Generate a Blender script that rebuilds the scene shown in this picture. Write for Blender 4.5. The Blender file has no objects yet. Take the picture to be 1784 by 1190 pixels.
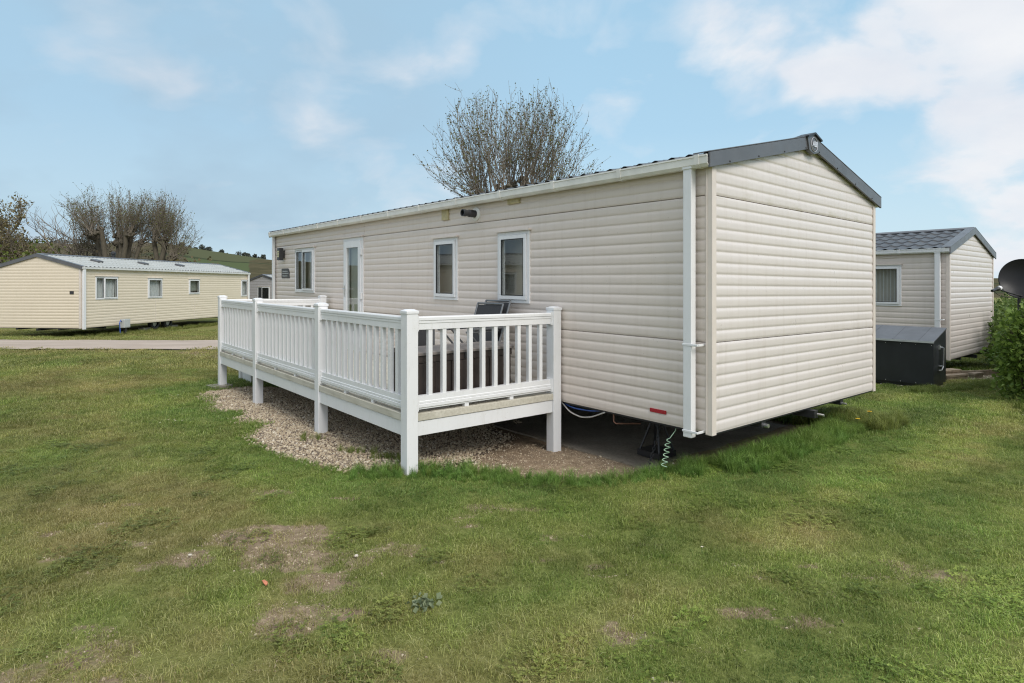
import bpy, bmesh, math, random
from mathutils import Vector, Matrix, Euler, noise
R = math.radians
random.seed(7)
sc = bpy.context.scene
COL = sc.collection

# ------------------------------------------------------------------ helpers
def clamp(a, lo=0.0, hi=1.0): return max(lo, min(hi, a))
def sstep(a, b, x):
    t = clamp((x - a) / (b - a)); return t * t * (3 - 2 * t)
def fbm(x, y, s=1.0, o=3, z=0.0):
    return noise.fractal(Vector((x * s, y * s, z)), 1.0, 2.0, o)

class MB:
    """collects geometry for ONE mesh object"""
    def __init__(self): self.v = []; self.f = []; self.c = []
    def add(self, vs, fs):
        b = len(self.v); self.v.extend(vs); self.f.extend(tuple(i + b for i in f) for f in fs)
    def box(self, x0, x1, y0, y1, z0, z1):
        self.add([(x0,y0,z0),(x1,y0,z0),(x1,y1,z0),(x0,y1,z0),(x0,y0,z1),(x1,y0,z1),(x1,y1,z1),(x0,y1,z1)],
                 [(0,3,2,1),(4,5,6,7),(0,1,5,4),(1,2,6,5),(2,3,7,6),(3,0,4,7)])
        return self
    def obox(self, c, ax, ay, az):
        """box from centre and three half-vectors"""
        c = Vector(c); ax = Vector(ax); ay = Vector(ay); az = Vector(az)
        P = [c + sx*ax + sy*ay + sz*az for sz in (-1,1) for sx, sy in ((-1,-1),(1,-1),(1,1),(-1,1))]
        self.add([tuple(p) for p in P], [(0,3,2,1),(4,5,6,7),(0,1,5,4),(1,2,6,5),(2,3,7,6),(3,0,4,7)])
        return self
    def prism(self, poly, a, b, caps=True):
        """poly: list of 3D points; extruded by vector from a-offset to b-offset"""
        n = len(poly); a = Vector(a); b = Vector(b)
        vs = [tuple(Vector(p) + a) for p in poly] + [tuple(Vector(p) + b) for p in poly]
        fs = [(i, (i+1) % n, n + (i+1) % n, n + i) for i in range(n)]
        if caps: fs += [tuple(range(n-1, -1, -1)), tuple(range(n, 2*n))]
        self.add(vs, fs); return self
    def tube(self, path, rad, n=6, caps=True):
        k = len(path); path = [Vector(p) for p in path]
        if not hasattr(rad, '__len__'): rad = [rad] * k
        t0 = (path[1] - path[0]).normalized()
        up = Vector((0,0,1)) if abs(t0.z) < 0.9 else Vector((1,0,0))
        u = t0.cross(up).normalized(); b = len(self.v)
        for i in range(k):
            t = (path[min(i+1, k-1)] - path[max(i-1, 0)])
            if t.length < 1e-9: t = t0.copy()
            t.normalize(); u = (u - t * u.dot(t))
            if u.length < 1e-6: u = t.orthogonal()
            u.normalize(); w = t.cross(u)
            for j in range(n):
                a = 2 * math.pi * j / n
                self.v.append(tuple(path[i] + (u * math.cos(a) + w * math.sin(a)) * rad[i]))
        for i in range(k - 1):
            for j in range(n):
                p = b + i*n + j; q = b + i*n + (j+1) % n
                self.f.append((p, q, q + n, p + n))
        if caps:
            self.f.append(tuple(b + j for j in range(n-1, -1, -1)))
            self.f.append(tuple(b + (k-1)*n + j for j in range(n)))
        return self
    def lathe(self, o, ax, prof, n=20):
        """prof: list of (r, h) along axis ax from o"""
        o = Vector(o); ax = Vector(ax).normalized(); u = ax.orthogonal().normalized(); w = ax.cross(u)
        b = len(self.v); k = len(prof)
        for r, h in prof:
            for j in range(n):
                a = 2*math.pi*j/n
                self.v.append(tuple(o + ax*h + (u*math.cos(a) + w*math.sin(a))*r))
        for i in range(k-1):
            for j in range(n):
                p = b+i*n+j; q = b+i*n+(j+1) % n
                self.f.append((p, q, q+n, p+n))
        return self
    def build(self, name, m, parent=None, smooth=False, bevel=0, off=(0,0,0), sh=None, angle=35):
        me = bpy.data.meshes.new(name)
        ox, oy, oz = off
        if sh: vs = [(x-ox, y-oy, z-oz + sh[0]*x + sh[1]*y) for x, y, z in self.v]
        else: vs = [(x-ox, y-oy, z-oz) for x, y, z in self.v]
        me.from_pydata(vs, [], self.f); me.update()
        if m: me.materials.append(m)
        if self.c:
            at = me.attributes.new('shade', 'FLOAT', 'POINT')
            at.data.foreach_set('value', self.c)
        o = bpy.data.objects.new(name, me); COL.objects.link(o)
        if parent: o.parent = parent
        if smooth:
            me.polygons.foreach_set('use_smooth', [True]*len(me.polygons))
            if angle < 180: me.set_sharp_from_angle(angle=R(angle))
        if bevel:
            bv = o.modifiers.new('bevel', 'BEVEL'); bv.width = bevel; bv.segments = 2
            bv.limit_method = 'ANGLE'; bv.angle_limit = R(50)
            me.polygons.foreach_set('use_smooth', [True]*len(me.polygons))
            bv.harden_normals = True
        return o

def fixn(o):
    bm = bmesh.new(); bm.from_mesh(o.data); bmesh.ops.recalc_face_normals(bm, faces=bm.faces); bm.to_mesh(o.data); bm.free(); return o

def tag(o, label=None, cat=None, group=None, kind=None):
    if label: o['label'] = label
    if cat: o['category'] = cat
    if group: o['group'] = group
    if kind: o['kind'] = kind
    return o
def thing(name, label, cat, loc=(0,0,0), rz=0, group=None):
    o = bpy.data.objects.new(name, None); COL.objects.link(o)
    o.location = loc; o.rotation_euler = (0,0,rz); o.empty_display_size = .2
    return tag(o, label, cat, group)
def dup_tree(o, parent=None):
    c = o.copy(); COL.objects.link(c); c.parent = parent
    for ch in [x for x in COL.objects if x.parent is o]: dup_tree(ch, c)
    return c

# ------------------------------------------------------------------ materials
class NT:
    def __init__(self, tree): self.t = tree; self.n = tree.nodes; self.l = tree.links
    def new(self, ty, **kw):
        nd = self.n.new(ty)
        for k, v in kw.items():
            if k.startswith('i_'):
                key = k[2:]; key = int(key) if key.isdigit() else key.replace('_', ' ')
                s = nd.inputs[key]
                if isinstance(v, bpy.types.NodeSocket): self.l.new(v, s)
                else: s.default_value = v
            else: setattr(nd, k, v)
        return nd
    def math(self, op, a, b=None, c=None, clampit=False):
        nd = self.n.new('ShaderNodeMath'); nd.operation = op; nd.use_clamp = clampit
        for i, v in enumerate((a, b, c)):
            if v is None: continue
            if isinstance(v, bpy.types.NodeSocket): self.l.new(v, nd.inputs[i])
            else: nd.inputs[i].default_value = v
        return nd.outputs[0]
    def noise(self, vec, scale, detail=4, rough=.5, dist=0):
        nd = self.new('ShaderNodeTexNoise', i_Scale=scale, i_Detail=detail, i_Roughness=rough, i_Distortion=dist)
        if vec is not None: self.l.new(vec, nd.inputs['Vector'])
        return nd.outputs['Fac']
    def ramp(self, fac, stops, interp='LINEAR'):
        nd = self.n.new('ShaderNodeValToRGB'); cr = nd.color_ramp; cr.interpolation = interp
        while len(cr.elements) < len(stops): cr.elements.new(0.5)
        for e, (p, c) in zip(cr.elements, stops):
            e.position = p; e.color = (c, c, c, 1) if not hasattr(c, '__len__') else (*c, 1)
        self.l.new(fac, nd.inputs[0]); return nd.outputs[0]
    def mix(self, fac, a, b, blend='MIX'):
        nd = self.n.new('ShaderNodeMix'); nd.data_type = 'RGBA'; nd.blend_type = blend
        for s, v in ((nd.inputs[0], fac), (nd.inputs[6], a), (nd.inputs[7], b)):
            if isinstance(v, bpy.types.NodeSocket): self.l.new(v, s)
            elif hasattr(v, '__len__'): s.default_value = (*v[:3], 1)
            else: s.default_value = v
        return nd.outputs[2]
    def mapping(self, vec, scale=(1,1,1), loc=(0,0,0), rot=(0,0,0)):
        nd = self.new('ShaderNodeMapping', i_Scale=scale, i_Location=loc, i_Rotation=rot)
        self.l.new(vec, nd.inputs['Vector']); return nd.outputs[0]
def mat(name):
    m = bpy.data.materials.new(name); m.use_nodes = True
    nt = NT(m.node_tree); b = m.node_tree.nodes['Principled BSDF']
    return m, nt, b
def setc(nt, b, col):
    if isinstance(col, bpy.types.NodeSocket): nt.l.new(col, b.inputs['Base Color'])
    else: b.inputs['Base Color'].default_value = (*col, 1)
def bump(nt, b, h, strength=.3, dist=.01):
    bp = nt.new('ShaderNodeBump', i_Strength=strength, i_Distance=dist, i_Height=h)
    nt.l.new(bp.outputs[0], b.inputs['Normal'])
def objv(nt): return nt.new('ShaderNodeTexCoord').outputs['Object']

def m_plain(name, col, rough=.5, var=.12, scale=6, metal=0, bmp=0, bscale=60, spec=.5):
    m, nt, b = mat(name); v = objv(nt)
    n = nt.noise(v, scale, 5, .6)
    lo = tuple(c*(1-var) for c in col); hi = tuple(min(1, c*(1+var)) for c in col)
    setc(nt, b, nt.ramp(n, [(.3, lo), (.7, hi)]))
    b.inputs['Roughness'].default_value = rough; b.inputs['Metallic'].default_value = metal
    b.inputs['Specular IOR Level'].default_value = spec
    nt.l.new(nt.math('MULTIPLY_ADD', nt.noise(v, scale*2.3, 4), .25, rough-.12), b.inputs['Roughness'])
    if bmp: bump(nt, b, nt.noise(v, bscale, 4, .6), bmp, .004)
    return m

def m_siding(name, col, algae=False, dirt=.25, rough=.42):
    m, nt, b = mat(name); v = objv(nt)
    big = nt.noise(v, .8, 4, .6)
    c = nt.mix(big, tuple(x*.94 for x in col), tuple(x*1.05 for x in col))
    streak = nt.noise(nt.mapping(v, (9, 9, .55)), 1.6, 5, .65)          # rain streaks run down the wall
    c = nt.mix(nt.math('MULTIPLY', nt.ramp(streak, [(.5, 0.0), (.78, 1.0)]), dirt), c, tuple(x*f for x, f in zip(col, (.64, .58, .50))))
    run = nt.noise(nt.mapping(v, (1.5, 1.5, 14)), 1.2, 4, .6)           # wear along the boards
    c = nt.mix(nt.math('MULTIPLY', nt.ramp(run, [(.48, 0.0), (.8, 1.0)]), .16), c, tuple(x*.72 for x in col))
    spk = nt.noise(v, 42, 2, .5)
    c = nt.mix(nt.math('MULTIPLY', nt.ramp(spk, [(.70, 0.0), (.76, 1.0)]), .35), c, (.25, .22, .16))
    if algae:
        sep = nt.new('ShaderNodeSeparateXYZ'); nt.l.new(v, sep.inputs[0])
        band = nt.math('MULTIPLY', nt.math('GREATER_THAN', sep.outputs[2], 2.03), nt.ramp(nt.math('SUBTRACT', sep.outputs[2], 2.03), [(0.0, 1.0), (.10, .2), (.6, .3)]))
        al = nt.math('MULTIPLY', band, nt.ramp(nt.noise(nt.mapping(v, (2.2, 2.2, 5)), 2.0, 6, .7), [(.50, 0.0), (.72, 1.0)]))
        c = nt.mix(nt.math('MULTIPLY', al, .6), c, (.33, .30, .15))
    setc(nt, b, c)
    nt.l.new(nt.math('MULTIPLY_ADD', nt.noise(v, 5, 4), .3, rough-.15), b.inputs['Roughness'])
    bump(nt, b, nt.math('ADD', nt.math('MULTIPLY', nt.noise(nt.mapping(v, (1,1,6)), 9, 3, .5), .5), nt.noise(v, 2.2, 2)), .18, .006)
    return m

M = {}
M['siding'] = m_siding('beige_siding', (.665, .585, .525), dirt=.22)
M['siding_end'] = m_siding('pale_siding', (.645, .59, .555), algae=True, dirt=.28, rough=.33)
M['siding_cream'] = m_siding('cream_siding', (.69, .60, .47), dirt=.12)
M['siding_grey'] = m_siding('grey_siding', (.40, .38, .38), dirt=.15)
M['trim'] = m_plain('beige_trim', (.635, .565, .505), .4, .08, 3)
def m_pvc():
    m, nt, b = mat('white_pvc'); v = objv(nt)
    c = nt.mix(nt.noise(v, 2.5, 5, .6), (.67, .67, .672), (.75, .75, .755))
    g = nt.noise(nt.mapping(v, (5, 5, 1.2)), 3.2, 6, .7)                    # faint rain grime
    c = nt.mix(nt.math('MULTIPLY', nt.ramp(g, [(.52, 0.0), (.75, 1.0)]), .22), c, (.42, .40, .33))
    spk = nt.noise(v, 55, 2)
    c = nt.mix(nt.math('MULTIPLY', nt.ramp(spk, [(.70, 0.0), (.75, 1.0)]), .25), c, (.3, .28, .22))
    setc(nt, b, c); nt.l.new(nt.math('MULTIPLY_ADD', nt.noise(v, 4, 4), .25, .22), b.inputs['Roughness'])
    bump(nt, b, nt.noise(v, 3, 2), .06, .01); return m
M['pvc'] = m_pvc()
M['pvc_old'] = m_plain('weathered_pvc', (.74, .725, .685), .4, .11, 4)
M['charcoal'] = m_plain('charcoal_metal', (.118, .118, .124), .34, .16, 2.5, metal=.25, bmp=.08, bscale=6)
M['black'] = m_plain('black_metal', (.018, .018, .02), .45, .2, 8)
M['rubber'] = m_plain('tyre_rubber', (.03, .03, .03), .8, .2, 12)
M['rim'] = m_plain('wheel_steel', (.45, .44, .42), .5, .15, 9, metal=.5)
M['steel'] = m_plain('bright_steel', (.62, .62, .62), .3, .1, 9, metal=.9)
M['vent'] = m_plain('yellowed_plastic', (.50, .43, .24), .5, .15, 30)
M['red'] = m_plain('red_reflector', (.35, .02, .03), .25, .15, 60)
M['concrete'] = m_plain('old_concrete', (.24, .22, .19), .9, .35, 3.2, bmp=.5, bscale=40)
M['darkgrey'] = m_plain('dark_plastic', (.03, .03, .032), .35, .2, 8)
M['inside'] = m_plain('room_lining', (.50, .46, .40), .8, .15, 1.2)
M['curtain'] = m_plain('curtain_cloth', (.62, .63, .63), .9, .10, 7)
M['blind'] = m_plain('blind_cloth', (.34, .35, .30), .9, .10, 7)
M['timber'] = m_plain('weathered_timber', (.27, .21, .15), .85, .35, 9, bmp=.4, bscale=30)
M['wood_box'] = m_plain('brown_resin', (.043, .031, .026), .55, .3, 5, bmp=.25, bscale=45)
M['lid'] = m_plain('taupe_resin', (.19, .165, .15), .55, .12, 5)
M['chest'] = m_plain('anthracite_steel', (.022, .024, .028), .38, .15, 4)
M['chest_lid'] = m_plain('grey_steel', (.10, .105, .115), .4, .15, 3)
M['sling'] = m_plain('black_mesh_cloth', (.03, .03, .032), .75, .2, 90, bmp=.3, bscale=300)
M['hose_blue'] = m_plain('blue_hose', (.06, .13, .42), .4, .1, 9)
M['hose_grey'] = m_plain('grey_hose', (.35, .34, .32), .5, .1, 9)
M['copper'] = m_plain('dull_copper', (.25, .13, .09), .5, .2, 20, metal=.6)
M['earth_wire'] = m_plain('earth_cable', (.42, .60, .42), .45, .1, 30)
M['meter'] = m_plain('meter_plastic', (.42, .44, .43), .5, .06, 5)
M['orange'] = m_plain('terracotta', (.55, .20, .11), .8, .2, 30)
M['chalk'] = m_plain('pale_stone', (.48, .43, .36), .85, .2, 30)
M['yellow'] = m_plain('dandelion_yellow', (.75, .48, .02), .7, .2, 60)
M['petal'] = m_plain('daisy_white', (.8, .8, .78), .7, .06, 60)
M['emblem'] = m_plain('emblem_silver', (.62, .62, .66), .35, .08, 20, metal=.3)
M['lampglass'] = m_plain('amber_glass', (.55, .50, .28), .3, .1, 30)

def m_decking():
    m, nt, b = mat('decking'); v = objv(nt)
    n = nt.noise(nt.mapping(v, (14, 1.0, 14)), 2.5, 5, .65)
    c = nt.ramp(n, [(.25, (.40, .37, .30)), (.6, (.53, .50, .42)), (.85, (.62, .59, .51))])
    c = nt.mix(nt.math('MULTIPLY', nt.ramp(nt.noise(v, 3.5, 5), [(.5, 0.0), (.8, 1.0)]), .5), c, (.20, .19, .12))
    setc(nt, b, c); b.inputs['Roughness'].default_value = .75
    bump(nt, b, n, .35, .004); return m
M['decking'] = m_decking()

def m_glass():
    m = bpy.data.materials.new('window_glass'); m.use_nodes = True; nt = NT(m.node_tree); nt.n.clear()
    out = nt.new('ShaderNodeOutputMaterial')
    tr = nt.new('ShaderNodeBsdfTransparent', i_Color=(.80, .83, .82, 1))
    gl = nt.new('ShaderNodeBsdfGlossy', i_Color=(1, 1, 1, 1), i_Roughness=.01)
    bp = nt.new('ShaderNodeBump', i_Strength=.05, i_Distance=.01, i_Height=nt.noise(objv(nt), 1.6, 1)); nt.l.new(bp.outputs[0], gl.inputs['Normal'])
    geo = nt.new('ShaderNodeNewGeometry').outputs['Backfacing']
    fr = nt.new('ShaderNodeFresnel'); nt.l.new(nt.math('MULTIPLY_ADD', geo, 1/1.52-1.52, 1.52), fr.inputs['IOR'])
    f = nt.math('MULTIPLY_ADD', fr.outputs[0], 1.35, .02, True)
    mx = nt.new('ShaderNodeMixShader'); nt.l.new(f, mx.inputs[0]); nt.l.new(tr.outputs[0], mx.inputs[1]); nt.l.new(gl.outputs[0], mx.inputs[2])
    nt.l.new(mx.outputs[0], out.inputs[0]); return m
M['glass'] = m_glass()

def m_roof(name, dark, pale, dirt):
    m, nt, b = mat(name); v = objv(nt)
    c = nt.mix(nt.noise(v, 1.3, 5, .6), dark, pale)
    c = nt.mix(nt.math('MULTIPLY', nt.ramp(nt.noise(v, 7, 5, .7), [(.5, 0.0), (.75, 1.0)]), dirt), c, (.22, .22, .16))
    setc(nt, b, c); b.inputs['Roughness'].default_value = .42; b.inputs['Specular IOR Level'].default_value = .5
    return m
M['roof_dark'] = m_roof('dark_roof_sheet', (.045, .047, .052), (.08, .082, .09), .2)
M['roof_pale'] = m_roof('pale_roof_sheet', (.30, .315, .30), (.43, .44, .42), .5)

def m_leafy(name, dark, mid, light, trans=.35, attr='GEOMETRY', rough=.55):
    """leaf material: every leaf or blade carries its own 'shade' value"""
    m = bpy.data.materials.new(name); m.use_nodes = True; nt = NT(m.node_tree); nt.n.clear()
    out = nt.new('ShaderNodeOutputMaterial')
    a = nt.new('ShaderNodeAttribute', attribute_name='shade', attribute_type='GEOMETRY')
    c = nt.ramp(a.outputs['Fac'], [(0.0, dark), (.5, mid), (1.0, light)])
    p = nt.new('ShaderNodeBsdfPrincipled', i_Roughness=rough); nt.l.new(c, p.inputs['Base Color']); p.inputs['Specular IOR Level'].default_value = .3
    t = nt.new('ShaderNodeBsdfTranslucent'); nt.l.new(c, t.inputs['Color'])
    mx = nt.new('ShaderNodeMixShader', i_0=trans); nt.l.new(p.outputs[0], mx.inputs[1]); nt.l.new(t.outputs[0], mx.inputs[2])
    nt.l.new(mx.outputs[0], out.inputs[0]); return m
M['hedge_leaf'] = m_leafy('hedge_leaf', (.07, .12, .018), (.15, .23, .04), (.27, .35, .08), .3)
M['privet_leaf'] = m_leafy('privet_leaf', (.045, .08, .016), (.10, .16, .035), (.20, .26, .07), .3)
M['weed_leaf'] = m_leafy('weed_leaf', (.10, .13, .07), (.19, .23, .13), (.30, .33, .20), .25)
M['bud'] = m_leafy('bud_leaf', (.07, .065, .028), (.11, .11, .035), (.19, .21, .06), .3)
M['olive_leaf'] = m_leafy('olive_leaf', (.10, .085, .04), (.165, .135, .065), (.24, .21, .095), .25)
M['scrub_leaf'] = m_leafy('scrub_leaf', (.075, .06, .04), (.125, .10, .066), (.17, .15, .09), .2)
M['fresh_leaf'] = m_leafy('fresh_leaf', (.06, .08, .015), (.11, .14, .025), (.17, .20, .04), .3)
M['far_leaf'] = m_leafy('far_leaf', (.05, .06, .05), (.075, .085, .065), (.10, .105, .08), .15)
def m_bark(name, a, bcol):
    m, nt, b = mat(name); v = objv(nt)
    n = nt.noise(nt.mapping(v, (6, 6, 1.5)), 3, 5, .65)
    setc(nt, b, nt.ramp(n, [(.3, a), (.7, bcol)])); b.inputs['Roughness'].default_value = .9
    bump(nt, b, n, .6, .03); return m
M['bark'] = m_bark('bark', (.055, .047, .032), (.11, .092, .064))
M['twig'] = m_bark('twig_bark', (.155, .128, .098), (.25, .21, .165))

def m_grass():
    m = bpy.data.materials.new('grass_blade'); m.use_nodes = True; nt = NT(m.node_tree); nt.n.clear()
    out = nt.new('ShaderNodeOutputMaterial')
    a = nt.new('ShaderNodeAttribute', attribute_name='shade', attribute_type='GEOMETRY').outputs['Fac']
    ti = nt.new('ShaderNodeAttribute', attribute_name='tint', attribute_type='INSTANCER').outputs['Fac']
    lu = nt.new('ShaderNodeAttribute', attribute_name='lum', attribute_type='INSTANCER').outputs['Fac']
    green = nt.ramp(a, [(0.0, (.075, .118, .020)), (.45, (.205, .268, .050)), (.8, (.325, .375, .105)), (1.0, (.44, .45, .20))])
    fresh = nt.ramp(a, [(0.0, (.045, .105, .018)), (.45, (.125, .245, .045)), (.8, (.215, .35, .09)), (1.0, (.33, .42, .17))])
    green = nt.mix(nt.math('MULTIPLY', ti, -1.0, None, True), green, fresh)
    dry = nt.ramp(a, [(0.0, (.17, .15, .042)), (.45, (.315, .275, .095)), (.8, (.43, .37, .165)), (1.0, (.53, .46, .25))])
    c = nt.mix(nt.math('MAXIMUM', ti, 0.0), green, dry)
    c = nt.mix(1.0, c, nt.new('ShaderNodeCombineColor', i_0=lu, i_1=lu, i_2=lu).outputs[0], 'MULTIPLY')
    p = nt.new('ShaderNodeBsdfPrincipled', i_Roughness=.5); nt.l.new(c, p.inputs['Base Color']); p.inputs['Specular IOR Level'].default_value = .3
    t = nt.new('ShaderNodeBsdfTranslucent'); nt.l.new(c, t.inputs['Color'])
    mx = nt.new('ShaderNodeMixShader', i_0=.38); nt.l.new(p.outputs[0], mx.inputs[1]); nt.l.new(t.outputs[0], mx.inputs[2])
    nt.l.new(mx.outputs[0], out.inputs[0]); return m
M['grass'] = m_grass()

def m_stone():
    m, nt, b = mat('gravel_stone')
    ti = nt.new('ShaderNodeAttribute', attribute_name='tint', attribute_type='INSTANCER').outputs['Fac']
    c = nt.ramp(ti, [(0.0, (.09, .06, .04)), (.2, (.27, .195, .12)), (.5, (.45, .365, .24)), (.78, (.57, .49, .36)), (1.0, (.72, .67, .57))])
    c = nt.mix(.35, c, nt.ramp(nt.noise(objv(nt), 4, 4), [(.3, (.15, .11, .075)), (.7, (.50, .43, .34))]))
    setc(nt, b, c); b.inputs['Roughness'].default_value = .8; return m
M['stone'] = m_stone()

def m_lawn():
    m, nt, b = mat('lawn_ground'); v = objv(nt)
    s = nt.new('ShaderNodeAttribute', attribute_name='soil', attribute_type='GEOMETRY').outputs['Fac']
    d = nt.new('ShaderNodeAttribute', attribute_name='dry', attribute_type='GEOMETRY').outputs['Fac']
    n1 = nt.noise(v, 26, 6, .7); n2 = nt.noise(v, 3, 5, .6)
    g = nt.ramp(n1, [(.25, (.07, .085, .022)), (.5, (.14, .165, .042)), (.75, (.22, .24, .08))])
    dr = nt.ramp(n1, [(.25, (.10, .088, .030)), (.5, (.19, .165, .06)), (.75, (.28, .24, .11))])
    c = nt.mix(d, g, dr)
    so = nt.ramp(nt.noise(v, 14, 6, .7), [(.25, (.13, .092, .058)), (.5, (.285, .21, .138)), (.75, (.47, .37, .25))])
    so = nt.mix(nt.math('MULTIPLY', n2, .5), so, (.13, .10, .075))
    edge = nt.math('ADD', s, nt.math('MULTIPLY_ADD', nt.noise(v, 9, 5, .65), 1.0, -.5))
    c = nt.mix(nt.ramp(edge, [(.38, 0.0), (.62, 1.0)]), c, so)
    setc(nt, b, c); b.inputs['Roughness'].default_value = .95; b.inputs['Specular IOR Level'].default_value = .15
    bump(nt, b, nt.math('ADD', n1, nt.noise(v, 90, 3)), .6, .02); return m
M['lawn'] = m_lawn()
def m_gravelbed():
    m, nt, b = mat('gravel_bed'); v = objv(nt)
    vo = nt.new('ShaderNodeTexVoronoi', i_Scale=38.0); nt.l.new(v, vo.inputs['Vector'])
    c = nt.ramp(nt.math('FRACT', nt.math('MULTIPLY', vo.outputs['Color'], 3.7)), [(0.0, (.10, .07, .045)), (.4, (.25, .19, .13)), (1.0, (.44, .37, .28))])
    c = nt.mix(nt.ramp(vo.outputs['Distance'], [(.3, 0.0), (.65, .8)]), c, (.08, .055, .04))
    setc(nt, b, c); b.inputs['Roughness'].default_value = .95
    bump(nt, b, nt.math('SUBTRACT', 1.0, vo.outputs['Distance']), .8, .02); return m
M['gravelbed'] = m_gravelbed()
def m_slab():
    m, nt, b = mat('mossy_slab'); v = objv(nt)
    n = nt.noise(v, 1.7, 7, .7); f = nt.noise(v, 30, 5, .7)
    c = nt.ramp(n, [(.25, (.15, .125, .095)), (.55, (.27, .235, .185)), (.8, (.40, .36, .29))])
    c = nt.mix(nt.math('MULTIPLY', nt.ramp(f, [(.45, 0.0), (.7, 1.0)]), .5), c, (.075, .06, .04))
    setc(nt, b, c); b.inputs['Roughness'].default_value = .95; bump(nt, b, f, .6, .015); return m
M['slab'] = m_slab()
def m_road():
    m, nt, b = mat('road_tarmac'); v = objv(nt)
    n = nt.noise(nt.mapping(v, (.35, 1.6, 1)), 1.2, 6, .65); f = nt.noise(v, 60, 4, .7)
    c = nt.ramp(n, [(.25, (.30, .235, .185)), (.55, (.42, .34, .275)), (.8, (.49, .41, .34))])
    c = nt.mix(nt.math('MULTIPLY', nt.ramp(f, [(.4, 0.0), (.75, 1.0)]), .4), c, (.17, .15, .125))
    setc(nt, b, c); b.inputs['Roughness'].default_value = .9; bump(nt, b, f, .4, .01); return m
M['road'] = m_road()
def m_hill():
    m, nt, b = mat('hill_fields'); v = objv(nt)
    w = nt.mapping(v, (1, .45, 0)); 
    vo = nt.new('ShaderNodeTexVoronoi', i_Scale=.0085, feature='F1'); nt.l.new(w, vo.inputs['Vector'])
    ve = nt.new('ShaderNodeTexVoronoi', i_Scale=.0085, feature='DISTANCE_TO_EDGE'); nt.l.new(w, ve.inputs['Vector'])
    sepc = nt.new('ShaderNodeSeparateColor'); nt.l.new(vo.outputs['Color'], sepc.inputs[0])
    field = nt.ramp(sepc.outputs[0], [(0.0, (.072, .092, .047)), (.35, (.084, .105, .052)), (.6, (.088, .096, .054)), (.8, (.095, .092, .058))])
    wood = nt.ramp(nt.noise(v, .11, 6, .75), [(.3, (.05, .05, .03)), (.55, (.09, .08, .048)), (.8, (.125, .11, .07))])
    wd = nt.new('ShaderNodeAttribute', attribute_name='wood', attribute_type='GEOMETRY').outputs['Fac']
    nw = nt.math('ADD', wd, nt.math('MULTIPLY_ADD', nt.noise(v, .03, 4), .7, -.35))
    c = nt.mix(nt.ramp(nw, [(.45, 0.0), (.55, 1.0)]), field, wood)
    hn = nt.math('ADD', ve.outputs['Distance'], nt.math('MULTIPLY_ADD', nt.noise(v, .15, 3), .05, -.025))
    c = nt.mix(nt.ramp(hn, [(.02, 1.0), (.05, 0.0)]), c, (.05, .06, .035))
    setc(nt, b, c); b.inputs['Roughness'].default_value = 1; b.inputs['Specular IOR Level'].default_value = 0; return m
M['hill'] = m_hill()

# ------------------------------------------------------------------ camera, sun, sky
F = 1047.0 / 1784.0
cd = bpy.data.cameras.new('camera'); cam = bpy.data.objects.new('camera', cd); COL.objects.link(cam)
cam.location = (0, 0, 1.67); cam.rotation_euler = (R(90), 0, 0)
cd.sensor_width = 36; cd.lens = 36 * F; cd.shift_y = -97 / 1784; cd.clip_end = 5000; cd.clip_start = .05
sc.camera = cam
sdir = Vector((.50, -.72, .86)).normalized()
sl = bpy.data.lights.new('sun', 'SUN'); sun = bpy.data.objects.new('sun', sl); COL.objects.link(sun)
sl.energy = 1.9; sl.angle = R(28); sl.color = (1, .95, .89)
sun.rotation_euler = sdir.to_track_quat('Z', 'Y').to_euler(); sun.location = (5, -8, 20)

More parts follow.
